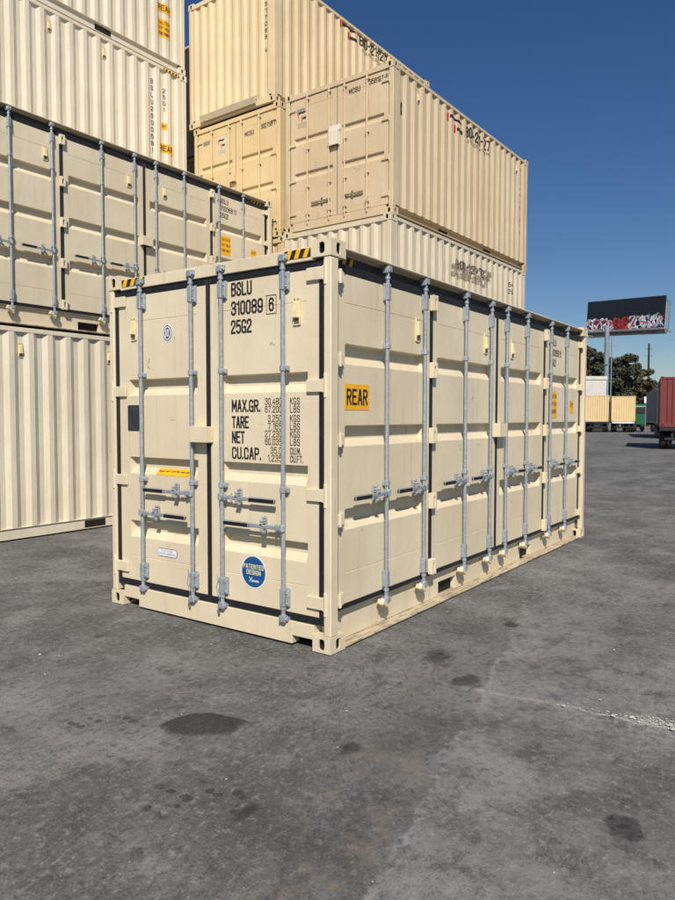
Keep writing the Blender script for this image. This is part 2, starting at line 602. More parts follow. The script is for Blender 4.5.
def conform(me_src, prof, u0, v0, off=0.006, base=-0.008):
    """copy of a flat mesh wrapped over a corrugation, at (u0, v0) of the panel"""
    bm = bmesh.new()
    bm.from_mesh(me_src)
    for v in bm.verts:
        v.co.x += u0
        v.co.y += v0
    us = [p[0] for p in prof]
    lo, hi = min(v.co.x for v in bm.verts), max(v.co.x for v in bm.verts)
    for u in us:
        if lo < u < hi:
            bmesh.ops.bisect_plane(bm, geom=bm.verts[:] + bm.edges[:] + bm.faces[:], plane_co=(u, 0, 0), plane_no=(1, 0, 0))
    ds = [p[1] for p in prof]
    for v in bm.verts:
        v.co.z += float(np.interp(v.co.x, us, ds)) + base + off
    me = bpy.data.meshes.new(me_src.name)
    bm.to_mesh(me)
    bm.free()
    for m in me_src.materials:
        me.materials.append(m)
    return me


def posts(root, L, W, H, mat, a=0.10, b=0.070):
    z0, z1 = 0.118, H - 0.118
    for ix in (0, 1):
        for iy in (0, 1):
            x0, x1 = (0.006, a) if ix == 0 else (L - a, L - 0.006)
            y0, y1 = (0.006, b) if iy == 0 else (W - b, W - 0.006)
            me = cached(('post', ix, iy, L, W, H, a, b, mat.name), lambda: MB().box(x0, x1, y0, y1, z0, z1).mesh('corner_post', mat, 0.008))
            link('corner_post', me, root)


def rail_along_x(name, root, prof, x0, x1, W, mat, far=False, bevel=0.004):
    """profile (d, z), d = distance inward from the face"""
    fn = (lambda p, q, t: (t, W - p, q)) if far else (lambda p, q, t: (t, p, q))
    return link(name, MB().prism(prof, x0, x1, fn).mesh(name, mat, bevel), root)


def rail_along_y(name, root, prof, y0, y1, L, mat, far=False, bevel=0.004):
    fn = (lambda p, q, t: (L - p, t, q)) if far else (lambda p, q, t: (p, t, q))
    return link(name, MB().prism(prof, y0, y1, fn).mesh(name, mat, bevel), root)


def rod_mesh(h, r, mat):
    return cached(('rod', round(h, 3), r, mat.name), lambda: MB().cyl((0, 0, 0), (0, h, 0), r, 12)
                  .cyl((0, 0.055, 0), (0, 0.075, 0), r * 1.35, 12).cyl((0, h - 0.075, 0), (0, h - 0.055, 0), r * 1.35, 12)
                  .mesh('lock_rod', mat, smooth=True))


def cam_mesh(mat, top):
    def mk():
        mb = MB()
        s = 1 if top else -1
        mb.box(-0.022, 0.030, -0.022, 0.022, -0.02, 0.026)
        mb.box(-0.034, -0.018, -0.034, 0.018, -0.03, 0.018)
        mb.box(0.014, 0.044, -0.012, 0.028 * s if s > 0 else 0.012, -0.034, 0.010)
        mb.cyl((0, -0.03, 0), (0, 0.03, 0), 0.021, 10)
        mb.cyl((-0.03, 0.0, 0.014), (0.036, 0.0, 0.014), 0.010, 8)
        return mb.mesh('rod_cam', mat, 0.003)
    return cached(('cam', mat.name, top), mk)


def bracket_mesh(mat):
    def mk():
        mb = MB()
        mb.box(-0.022, 0.046, -0.070, 0.070, -0.030, -0.016)
        mb.box(-0.021, 0.021, -0.064, 0.064, -0.018, 0.021)
        mb.box(0.021, 0.046, -0.062, 0.056, -0.02, 0.000)
        for y in (-0.04, 0.035):
            mb.cyl((0.034, y, -0.001), (0.034, y, 0.009), 0.009, 6)
        return mb.mesh('rod_bracket', mat, 0.004)
    return cached(('bracket', mat.name), mk)


def guide_mesh(mat):
    def mk():
        mb = MB()
        mb.box(-0.024, 0.044, -0.020, 0.020, -0.030, -0.012)
        mb.cyl((0, -0.020, 0), (0, 0.020, 0), 0.0245, 12)
        mb.box(0.018, 0.046, -0.016, 0.016, -0.02, 0.006)
        mb.cyl((0.034, 0, 0.005), (0.034, 0, 0.012), 0.008, 6)
        return mb.mesh('rod_guide', mat, 0.003)
    return cached(('guide', mat.name), mk)


def handle_mesh(mat, sgn, length, grip=M_GRIP, drop=0.0):
    def mk():
        mb = MB()
        def bx(x0, x1, y0, y1, z0, z1, m=0):
            a, b = sorted((x0 * sgn, x1 * sgn))
            mb.box(a, b, y0, y1, z0, z1, m)
        mb.cyl((0, -0.026, 0), (0, 0.026, 0), 0.022, 12)
        bx(0.012, 0.06, -0.016, 0.016, -0.010, 0.016)
        mb.cyl((0.052 * sgn, -0.028, 0.006), (0.052 * sgn, 0.028, 0.006), 0.012, 8)
        bx(0.04, 0.13, -0.014, 0.014, 0.000, 0.016)
        bx(0.13, length * 0.56, -0.015, 0.015, 0.008, 0.018)
        bx(length * 0.56, length * 1.03, -0.019, 0.017, 0.003, 0.024, 1)
        return mb.mesh('handle', [mat, grip], 0.005)
    return cached(('handle', mat.name, sgn, round(length, 3), grip.name), mk)


def catch_mesh(mat):
    def mk():
        mb = MB()
        mb.box(-0.012, 0.012, -0.062, 0.066, -0.040, -0.022)
        mb.box(-0.012, 0.012, -0.042, -0.017, -0.030, 0.026)
        mb.box(-0.010, 0.010, 0.018, 0.028, -0.026, 0.032)
        mb.cyl((0, 0.042, -0.022), (0, 0.042, 0.028), 0.012, 10)
        mb.cyl((0, 0.064, -0.030), (0, 0.064, 0.000), 0.011, 10)
        mb.cyl((0.020, -0.042, 0.010), (-0.020, -0.042, 0.010), 0.010, 8)
        mb.box(0.012, 0.026, -0.052, -0.032, -0.006, 0.020)
        return mb.mesh('handle_catch', mat, 0.003)
    return cached(('catch', mat.name), mk)


def vent_mesh():
    def mk():
        mb = MB()
        mb.prism([(0.006, 0), (0.064, 0), (0.07, 0.006), (0.07, 0.190), (0.064, 0.196), (0.006, 0.196), (0, 0.190), (0, 0.006)], 0, 0.010, lambda p, q, t: (p, q, t))
        mb.add([(0.008, 0.05, 0.010), (0.062, 0.05, 0.010), (0.062, 0.168, 0.010), (0.008, 0.168, 0.010),
                (0.012, 0.054, 0.034), (0.058, 0.054, 0.034), (0.056, 0.16, 0.022), (0.014, 0.16, 0.022)],
               [(0, 1, 5, 4), (1, 2, 6, 5), (2, 3, 7, 6), (3, 0, 4, 7), (4, 5, 6, 7)])
        for i in range(5):
            mb.box(0.012, 0.058, 0.012 + i * 0.007, 0.015 + i * 0.007, 0.0102, 0.013, 1)
        mb.box(0.012, 0.058, 0.0095, 0.047, 0.0101, 0.0112, 1)
        mb.cyl((0.02, 0.182, 0.01), (0.02, 0.182, 0.0135), 0.006, 8, 1)
        mb.cyl((0.05, 0.182, 0.01), (0.05, 0.182, 0.0135), 0.006, 8, 1)
        return mb.mesh('ventilator', [M_VENT, M_VENTG])
    return cached('vent', mk)


def door_mesh(w, h, bands, m0, m1, mat, depth=0.056, sl=0.030, thick=0.07, welds=()):
    us = [0, m0, m0 + sl * 0.6, w - m1 - sl * 0.6, w - m1, w]
    cols = [0, 0, 1, 1, 0, 0]
    vs_ = [(0, 0), (h, 0)]
    for a, b in bands:
        vs_ += [(a, 0), (a + sl * 1.9, 1), (b - sl * 0.35, 1), (b, 0)]
    for z in welds:
        vs_ += [(z - 0.004, 0), (z - 0.0005, 2), (z + 0.0005, 2), (z + 0.004, 0)]
    vs_ = sorted(vs_)
    mb = MB()
    n = len(us)
    P = []
    for v, k in vs_:
        for u, c in zip(us, cols):
            d = -depth if (k == 1 and c) else (-0.0035 if (k == 2 and c) else 0.0)
            P.append((u, v, d))
    F = [(j * n + i, j * n + i + 1, (j + 1) * n + i + 1, (j + 1) * n + i) for j in range(len(vs_) - 1) for i in range(n - 1)]
    mb.add(P, F)
    b = 0.0
    mb.add([(0, 0, b), (w, 0, b), (w, h, b), (0, h, b), (0, 0, -thick), (w, 0, -thick), (w, h, -thick), (0, h, -thick)],
           [(0, 4, 5, 1), (1, 5, 6, 2), (2, 6, 7, 3), (3, 7, 4, 0), (4, 7, 6, 5)])
    return mb.mesh('door', mat, recalc=False)


def ring_mesh(w, h, l, r, b, t, z0, z1, mat, name='gasket', inn=0.004):
    mb = MB()
    mb.box(-l, inn, -b, h + t, z0, z1)
    mb.box(w - inn, w + r, -b, h + t, z0, z1)
    mb.box(inn, w - inn, h - inn, h + t, z0, z1)
    mb.box(inn, w - inn, -b, inn, z0, z1)
    return mb.mesh(name, mat, 0.004)


def hazard(root, u, v, w, h, d, F, lean=1):
    sheet('hazard_stripe', u, v, w, h, d, M_BLK, root, F)
    n = max(2, round(w / 0.09))
    p = w / n
    me = cached(('hz', round(w, 3), round(h, 3), lean), lambda: [
        MB().prism([(0, 0), (p * 0.48, 0), (p * 0.48 + h * 0.45 * lean, h), (h * 0.45 * lean, h)], 0, 0.001, lambda p_, q, t: (p_, q, t)).mesh('yellow_stripe', M_YEL)])[0]
    for i in range(n):
        uu = u + i * p + 0.008 + (0 if lean > 0 else h * 0.45)
        if i == n - 1:
            uu = min(uu, u + w - p * 0.48 - h * 0.45 - 0.002)
        link('yellow_stripe', me, root, F @ T(uu, v, d + 0.0014))


def text_block(root, lines, u, v, h, gap, d, F, w_per=0.6, mat=None, bold=0.02):
    for i, s in enumerate(lines):
        lettering(s, u, v - i * (h + gap), h * w_per * len(s), h, d, root, mat, bold, F)


# ------------------------------------------------------------------ side opening container
def scratch(par, u, v, n, sp_, mat, d=0.002, seed=11):
    """short pry and rub marks, thin flat slivers just proud of the paint"""
    rnd = random.Random(seed)
    mb = MB()
    for i in range(n):
        x, y = u + rnd.uniform(-sp_, sp_), v + rnd.uniform(-sp_ * 1.2, sp_ * 1.2)
        a = rnd.uniform(-0.6, 1.2)
        ln, wd = rnd.uniform(0.008, 0.05), rnd.uniform(0.002, 0.007)
        ux, uy = math.cos(a), math.sin(a)
        z = i * 0.00002
        mb.add([(x, y, z), (x + ux * ln, y + uy * ln, z), (x + ux * ln - uy * wd, y + uy * ln + ux * wd, z), (x - uy * wd * 0.4, y + ux * wd * 0.4, z)], [(0, 1, 2, 3)])
    link('scuff_marks', mb.mesh('scuff_marks', mat, recalc=False), par, T(0, 0, d))


def side_opener(label, loc, mat, serial, main=True, rz=0.0):
    L, W, H = 6.058, 2.438, 2.896
    root = thing('side_opening_container', label, 'container', loc, rz, 'shipping containers in the yard')
    FS, FE = frame('side', L, W), frame('end', L, W)
    FF, FB = frame('far_side', L, W), frame('far_end', L, W)
    castings(root, L, W, H, mat)
    posts(root, L, W, H, mat)
    # rails
    top = [(0.006, 2.862), (0.006, 2.848), (0.118, 2.838), (0.118, 2.762), (0.15, 2.762), (0.15, 2.862)]
    rail_along_x('top_rail', root, top, 0.178, L - 0.178, W, mat)
    rail_along_x('top_rail', root, top, 0.178, L - 0.178, W, mat, far=True)
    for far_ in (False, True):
        rail_along_x('shade_strip', root, [(0.112, 2.764), (0.112, 2.832), (0.120, 2.832), (0.120, 2.764)], 0.17, L - 0.17, W, M_STRIP, far=far_, bevel=0.001)  # added dark strip on the rail web: shade under the lip, painted as colour
    head = [(0.010, 2.858), (0.010, 2.764), (0.10, 2.764), (0.10, 2.858)]
    rail_along_y('door_header', root, head, 0.162, W - 0.162, L, mat)
    rail_along_y('door_header', root, head, 0.162, W - 0.162, L, mat, far=True)
    # bottom rail: a web set back, broken by two fork pockets, over a flange that sticks out
    mb = MB()
    pk = ((1.83, 2.19), (3.87, 4.23))
    xs = [0.10, pk[0][0], pk[0][1], pk[1][0], pk[1][1], L - 0.10]
    for a, b in ((xs[0], xs[1]), (xs[2], xs[3]), (xs[4], xs[5])):
        mb.box(a, b, 0.105, 0.16, 0.022, 0.252)
    for a, b in pk:
        mb.box(a, b, 0.105, 0.16, 0.150, 0.252)
    mb.box(0.10, L - 0.10, 0.066, 0.16, 0.2525, 0.262)
    link('bottom_rail', mb.mesh('bottom_rail', mat, 0.002), root)
    mb = MB()
    mb.box(0.178, L - 0.178, 0.004, 0.16, 0.004, 0.020)
    link('bottom_flange', mb.mesh('bottom_flange', M_LEDGE, 0.003), root)
    rail_along_x('bottom_rail', root, [(0.02, 0.01), (0.02, 0.17), (0.1, 0.17), (0.1, 0.01)], 0.178, L - 0.178, W, mat, far=True)
    for a, b in pk:
        link('fork_pocket', cached(('pocket',), lambda: MB().box(-0.02, 0.38, 0.0, 0.3, 0.0, 0.13).mesh('fork_pocket', M_HOLE)), root, T(a, 0.165, 0.021))
    # end sill with cut-outs beside the castings
    mb = MB()
    mb.box(0.012, 0.10, 0.36, W - 0.36, 0.012, 0.178)
    mb.box(0.012, 0.10, 0.162, 0.36, 0.075, 0.178)
    mb.box(0.012, 0.10, W - 0.36, W - 0.162, 0.075, 0.178)
    link('door_sill', mb.mesh('door_sill', mat, 0.003), root)
    mb = MB()
    mb.box(L - 0.10, L - 0.012, 0.162, W - 0.162, 0.012, 0.178)
    link('end_sill', mb.mesh('end_sill', mat, 0.003), root)
    link('floor', MB().box(0.12, L - 0.12, 0.17, W - 0.12, 0.10, 0.16).mesh('floor', M_HOLE), root)
    link('roof', MB().box(0.09, L - 0.09, 0.09, W - 0.09, 2.835, 2.855).mesh('roof', mat), root)
    link('inner_lining', MB().box(0.16, L - 0.16, 0.20, W - 0.16, 0.17, 2.80).mesh('inner_lining', M_HOLE), root)
    # corrugated far side and far end
    pf = corr_profile(L - 0.2)
    link('side_panel', corr_mesh(('cs', L, H, mat.name), pf, 2.60, mat, -0.02), root, FF @ T(0.1, 0.165, 0))
    pe = corr_profile(W - 0.15)
    link('end_panel', corr_mesh(('ce', W, H, mat.name), pe, 2.60, mat, -0.02), root, FB @ T(0.075, 0.17, 0))

    # ---- end doors
    DZ = -0.03
    v0, v1 = 0.235, 2.712
    h = v1 - v0
    bands = [(0.62 - v0, 0.765 - v0), (1.175 - v0, 1.322 - v0), (1.85 - v0, 1.992 - v0)]
    ends = []
    for k, (a, b) in enumerate(((0.110, 1.199), (1.239, 2.318))):
        w = b - a
        me = cached(('edoor', k, mat.name), lambda: door_mesh(w, h, bands, 0.13, 0.105, mat, welds=(0.215, h - 0.225)))
        dr = link('door', me, root, FE @ T(a, v0, DZ))
        ends.append((dr, a))
        l, r_ = (0.050, 0.019) if k == 0 else (0.019, 0.042)
        link('gasket', cached(('egask', k), lambda: ring_mesh(w, h, l, r_, 0.052, 0.050, -0.055, 0.006, M_GASK)), dr)
        rods = (0.435, 1.052) if k == 0 else (1.386, 2.008)
        for ru in rods:
            x = ru - a
            link('lock_rod', rod_mesh(2.60, 0.0165, M_GALV), dr, T(x, 0.20 - v0, 0.031))
            link('rod_cam', cam_mesh(M_GALV, False), dr, T(x, 0.19 - v0, 0.031))
            link('rod_cam', cam_mesh(M_GALV, True), dr, T(x, 2.805 - v0, 0.031))
            for z in (2.645, 0.345):
                link('rod_bracket', bracket_mesh(M_GALV), dr, T(x, z - v0, 0.031))
            for z in (2.022, 1.137):
                link('rod_guide', guide_mesh(M_GALV), dr, T(x, z - v0, 0.031))
        hs = ((1.052, 1.052, -1, 0.55), (0.435, 0.850, 1, 0.55)) if k == 0 else ((1.386, 1.050, 1, 0.55), (2.008, 0.856, -1, 0.56))
        for ru, z, s, ln in hs:
            link('handle', handle_mesh(M_GALV, s, ln), dr, T(ru - a, z - v0, 0.045))
            link('handle_catch', catch_mesh(M_GALV), dr, T(ru - a + s * 0.185, z - v0, 0.045))
        # hinges
        for z in (2.668, 1.889, 1.116, 0.345):
            def mk():
                m = MB()
                sg = -1 if k == 0 else 1
                def bx(x0, x1, *q):
                    p, o_ = sorted((x0 * sg, x1 * sg))
                    m.box(p, o_, *q)
                bx(-0.105, 0.045, -0.045, 0.045, 0.0, 0.022)
                bx(0.036, 0.078, -0.050, 0.050, -0.004, 0.024)
                m.cyl((0.066 * sg, -0.085, 0.016), (0.066 * sg, 0.085, 0.016), 0.0175, 10)
                return m.mesh('hinge', mat, 0.004)
            link('hinge', cached(('ehinge', k, mat.name), mk), dr, T(0 if k == 0 else w, z - v0, 0.0))
        link('ventilator', vent_mesh(), dr, T((0.283 if k == 0 else 2.085) - a, 2.325 - v0, 0.001))
    dl, dr = ends[0][0], ends[1][0]
    al, ar = ends[0][1], ends[1][1]
    # lock box bridging the seam
    mb = MB()
    mb.box(0, 0.185, 0, 0.125, 0.002, 0.085)
    mb.box(0.012, 0.173, -0.004, 0.0, 0.012, 0.075, 1)
    mb.box(-0.03, 0.03, 0.118, 0.132, 0.002, 0.03)
    link('lock_box', mb.mesh('lock_box', [mat, M_HOLE], 0.006), dl, T(1.085 - al, 1.468 - v0, 0))
    # ---- lettering and decals of the end doors
    D = 0.0016
    def R_(s, u, v, wd, ht, mt=None, bold=0.018):
        lettering(s, u - ar, v - v0, wd, ht, D, dr, mt, bold)
    R_('BSLU', 1.470, 2.588, 0.214, 0.106, None, 0.03)
    R_(serial[0], 1.468, 2.444, 0.325, 0.108, None, 0.03)
    R_(serial[1], 1.850, 2.446, 0.050, 0.100, None, 0.03)
    for q in ((1.826, 2.426, 0.098, 0.0045), (1.826, 2.5605, 0.098, 0.0045)):
        sheet('check_digit_frame', q[0] - ar, q[1] - v0, q[2], q[3], D, M_BLK, dr)
    for q in (1.826, 1.9195):
        sheet('check_digit_frame', q - ar, 2.4308 - v0, 0.0045, 0.1294, D, M_BLK, dr)
    R_('25G2', 1.466, 2.304, 0.215, 0.106, None, 0.03)
    for i, (s, ww, a_, b_, ua, ub) in enumerate((('MAX.GR.', 0.295, '30,480', '67,200', 'KGS', 'LBS'), ('TARE', 0.178, '3,250', '7,165', 'KGS', 'LBS'),
                                     ('NET', 0.135, '27,230', '60,035', 'KGS', 'LBS'), ('CU.CAP.', 0.300, '35.0', '1,235', 'CU.M.', 'CU.FT.'))):
        zb_ = (1.707, 1.582, 1.467, 1.345)[i]
        R_(s, 1.470, zb_, ww, 0.094, None, 0.03)
        for j, (q, uu) in enumerate(((a_, ua), (b_, ub))):
            wq = 0.027 * len(q)
            zz = zb_ + 0.052 - j * 0.058
            R_(q, 1.972 - wq, zz, wq, 0.051, None, 0.012)
            R_(uu, 2.050, zz, 0.092 if len(uu) == 3 else (0.100 if len(uu) == 5 else 0.12), 0.051, None, 0.012)
    if main:
        # round certification mark, dark plate, small decals
        def disc(nm, cx, cy, rx, ry, d, mt, par, n=36):
            me = MB().prism([(rx * math.cos(2 * math.pi * i / n), ry * math.sin(2 * math.pi * i / n)) for i in range(n)], 0, 0.0009, lambda p, q, t: (p, q, t)).mesh(nm, mt)
            link(nm, me, par, T(cx, cy, d))
        cx, cy = 0.745 - al, 2.362 - v0
        disc('certification_mark', cx, cy, 0.062, 0.072, D, M_WHT, dl)
        disc('mark_ring', cx, cy, 0.054, 0.064, D + 0.001, M_BLUE, dl)
        disc('mark_field', cx, cy, 0.046, 0.056, D + 0.002, M_WHT, dl)
        disc('mark_core', cx, cy, 0.034, 0.046, D + 0.003, M_BLK, dl)
        for i in range(3):
            sheet('mark_bar', cx - 0.020 + i * 0.016, cy - 0.032, 0.008, 0.064, D + 0.004, M_WHT, dl)
        sheet('data_plate', 0.222 - al, 1.548 - v0, 0.150, 0.222, D, M_PLATE, dl, r=0.006, th=0.003)
        TL = Matrix.Rotation(R(-44.4), 4, 'X')
        sheet('steel_repair_decal', 0, 0, 0.400, 0.074, 0, M_YEL, dl, T(0.580 - al, 1.178 - v0, 0.0015) @ TL, th=0.0012)
        lettering('Repair with CORTEN steel only', 0.012, 0.028, 0.376, 0.026, 0.0022, dl, M_BLK, 0.03, T(0.580 - al, 1.178 - v0, 0.0015) @ TL)
        sheet('maker_decal', 0.590 - al, 0.488 - v0, 0.245, 0.070, D, M_BLUE, dl, r=0.018)
        sheet('maker_decal_field', 0.595 - al, 0.493 - v0, 0.235, 0.060, D + 0.0014, M_WHT, dl, r=0.014)
        lettering('PATENT PENDING', 0.640 - al, 0.531 - v0, 0.14, 0.012, D + 0.003, dl, M_BLUE, 0.02)
        lettering('PATENTED-DESIGN.COM', 0.608 - al, 0.506 - v0, 0.208, 0.015, D + 0.003, dl, M_BLUE, 0.02)
        cx, cy = 1.690 - ar, 0.488 - v0
        disc('patent_decal', cx, cy, 0.128, 0.128, D, M_WHT, dr)
        disc('patent_decal_field', cx, cy, 0.119, 0.119, D + 0.001, M_BLUE, dr)
        lettering('PATENTED', cx - 0.105, cy + 0.022, 0.21, 0.036, D + 0.0022, dr, M_CREAMTXT, 0.03)
        lettering('DESIGN', cx - 0.072, cy - 0.022, 0.144, 0.036, D + 0.0022, dr, M_CREAMTXT, 0.03)
        lettering('X', cx - 0.045, cy - 0.080, 0.034, 0.038, D + 0.0022, dr, M_WHT, 0.02)
        lettering('treme', cx - 0.012, cy - 0.078, 0.066, 0.020, D + 0.0022, dr, M_WHT, 0.02)
        hazard(root, 0.186, 2.790, 0.30, 0.062, -0.008, FE)
        hazard(root, 2.018, 2.790, 0.238, 0.062, -0.008, FE)
        for q, (par, u_, v_, n_) in enumerate(((dl, 0.37, 1.88, 5), (dl, 0.68, 1.42, 3), (dl, 0.30, 0.16, 4), (dr, 0.62, 1.95, 3), (dr, 0.20, 0.80, 4), (dr, 0.75, 0.14, 5))):
            scratch(par, u_, v_, n_, 0.02, M_SCUFF, 0.0012, 30 + q)
        # seal wires hanging from the inner rods
        for ru, par, a_ in ((1.052, dl, al), (1.386, dr, ar)):
            mb = MB()
            pts = [Vector((-0.03 + 0.012 * math.sin(i * 1.1), 0.44 - i * 0.028, 0.062 - 0.002 * i)) for i in range(11)]
            for p_, q_ in zip(pts, pts[1:]):
                mb.cyl(p_, q_, 0.0028, 5)
            mb.box(-0.045, -0.026, 0.118, 0.150, 0.034, 0.046)
            link('seal_wire', mb.mesh('seal_wire', M_GALVD), par, T(ru - a_, -v0, 0))
    # ---- side doors
    DS = -0.06
    v0s, v1s = 0.300, 2.700
    hs_ = v1s - v0s
    bs = [(0.845 - v0s, 1.000 - v0s), (1.455 - v0s, 1.610 - v0s), (2.050 - v0s, 2.200 - v0s)]
    doors = [(0.168, 1.545), (1.597, 3.006), (3.052, 4.461), (4.513, 5.890)]
    rodx = ((0.79, 1.41), (2.22, 2.82), (3.238, 3.838), (4.648, 5.268))
    for k, (a, b) in enumerate(doors):
        w = b - a
        me = cached(('sdoor', round(w, 3), mat.name), lambda: door_mesh(w, hs_, bs, 0.085, 0.085, mat, welds=(0.23, hs_ - 0.21)))
        sdr = link('door', me, root, FS @ T(a, v0s, DS))
        l, r_ = ((0.062, 0.0255), (0.0255, 0.022), (0.022, 0.0255), (0.0255, 0.062))[k]
        link('gasket', cached(('sgask', k), lambda: ring_mesh(w, hs_, l, r_, 0.036, 0.060, -0.055, 0.004, M_GASK)), sdr)
        sg = -1 if k < 2 else 1
        for ru in rodx[k]:
            x = ru - a
            link('lock_rod', rod_mesh(2.575, 0.0165, M_GALV), sdr, T(x, 0.238 - v0s, 0.031))
            link('rod_cam', cam_mesh(M_GALV, False), sdr, T(x, 0.225 - v0s, 0.031))
            link('rod_cam', cam_mesh(M_GALV, True), sdr, T(x, 2.815 - v0s, 0.031))
            def mkk():
                m = MB()
                Mx = T(0, 0, 0) @ Matrix.Rotation(R(-28), 4, 'Z')
                m.box(-0.066, 0.026, -0.024, 0.018, -0.060, 0.004, 0, Mx)
                m.box(-0.080, -0.054, -0.029, 0.022, -0.030, 0.007, 0, Mx)
                return m.mesh('cam_keeper', mat, 0.005)
            link('cam_keeper', cached(('keeper', mat.name), mkk), sdr, T(x - 0.004, 0.190 - v0s, 0.046))
            for z in (2.640, 0.390):
                link('rod_bracket', bracket_mesh(M_GALV), sdr, T(x, z - v0s, 0.031))
            for z in (2.222, 1.150):
                link('rod_guide', guide_mesh(M_GALV), sdr, T(x, z - v0s, 0.031))
            link('handle', handle_mesh(M_GALV, sg, 0.475), sdr, T(x, 1.075 - v0s, 0.045))
            link('handle_catch', catch_mesh(M_GALV), sdr, T(x + sg * 0.165, 1.075 - v0s, 0.045))
        for z in (2.655, 2.075, 1.508, 0.935, 0.352):
            def mkp():
                m = MB()
                for q in ((-0.040, -0.012, -0.068, 0.068), (0.012, 0.040, -0.068, 0.068), (-0.012, 0.012, 0.034, 0.068), (-0.012, 0.012, -0.068, -0.034)):
                    m.box(*q, 0.0, 0.046)
                m.box(-0.012, 0.012, -0.034, 0.034, 0.0, 0.018, 1)
                m.box(0.041, 0.085, -0.046, 0.046, 0.0, 0.012)
                return m.mesh('hinge', [mat, M_HOLE], 0.004)
            def mkq(sg_=1):
                m = MB()
                def bx(x0, x1, *q):
                    p, o_ = sorted((x0 * sg_, x1 * sg_))
                    m.box(p, o_, *q)
                bx(-0.062, 0.012, -0.040, 0.040, 0.004, 0.042)
                bx(0.012, 0.060, -0.044, 0.044, 0.0, 0.014)
                m.cyl((-0.03 * sg_, -0.052, 0.040), (-0.03 * sg_, 0.052, 0.040), 0.015, 8)
                return m.mesh('hinge', mat, 0.004)
            if k == 0:
                link('hinge', cached(('sh0', mat.name), lambda: mkq(1)), sdr, T(0.0, z - v0s, 0))
            if k == 3:
                link('hinge', cached(('sh3', mat.name), lambda: mkq(-1)), sdr, T(w, z - v0s, 0))
            if k in (1, 3):
                link('hinge', cached(('shm', mat.name), mkp), sdr, T(-0.026, z - v0s, 0.004))
        if k in (0, 1, 2):
            link('ventilator', vent_mesh(), sdr, T((1.285, 2.695, 3.40)[k] - a, 2.305 - v0s, 0.001))
        if k == 1:
            mb = MB()
            mb.box(-0.10, 0.10, 0, 0.14, 0.002, 0.085)
            mb.box(-0.09, 0.09, -0.004, 0.0, 0.012, 0.075, 1)
            link('lock_box', mb.mesh('lock_box', [mat, M_HOLE], 0.006), sdr, T(w + 0.023, 1.465 - v0s, 0))
        if k == 3:
            u = 4.71 - a
            lettering('BSLU', u, 2.555 - v0s, 0.20, 0.088, D, sdr)
            lettering(serial[0] + ' ' + serial[1], u, 2.430 - v0s, 0.40, 0.088, D, sdr)
            lettering('25G2', u, 2.305 - v0s, 0.20, 0.088, D, sdr)
            sheet('caution_decal', 4.715 - a, 1.660 - v0s, 0.25, 0.330, D, M_YEL, sdr)
            for i, s in enumerate(('CAUTION', '9\'6" HIGH', 'CONTAINER')):
                lettering(s, 4.735 - a, 1.905 - v0s - i * 0.095, 0.21, 0.050, D + 0.0016, sdr)
            sheet('height_decal', 5.50 - a, 1.720 - v0s, 0.15, 0.170, D, M_YEL, sdr)
            lettering('9\'6"', 5.515 - a, 1.80 - v0s, 0.12, 0.06, D + 0.0016, sdr)
        if main:
            rs = random.Random(40 + k)
            for q in range(3):
                scratch(sdr, rs.uniform(0.15, w - 0.15), rs.choice((0.40, 0.95, 1.50, 2.05)) + rs.uniform(-0.12, 0.12), rs.randint(2, 5), 0.035, M_SCUFF, 0.0012, 60 + k * 5 + q)
        if k == 0 and main:
            sheet('rear_decal', 0.250 - a, 1.722 - v0s, 0.325, 0.190, D, M_YEL, sdr)
            lettering('REAR', 0.272 - a, 1.757 - v0s, 0.28, 0.120, D + 0.0016, sdr, M_BLK, 0.035)
    hazard(root, 0.186, 2.772, 0.26, 0.056, -0.1105, FS)
    if not main:
        hazard(root, L - 0.52, 2.772, 0.33, 0.056, -0.1105, FS)
    return root


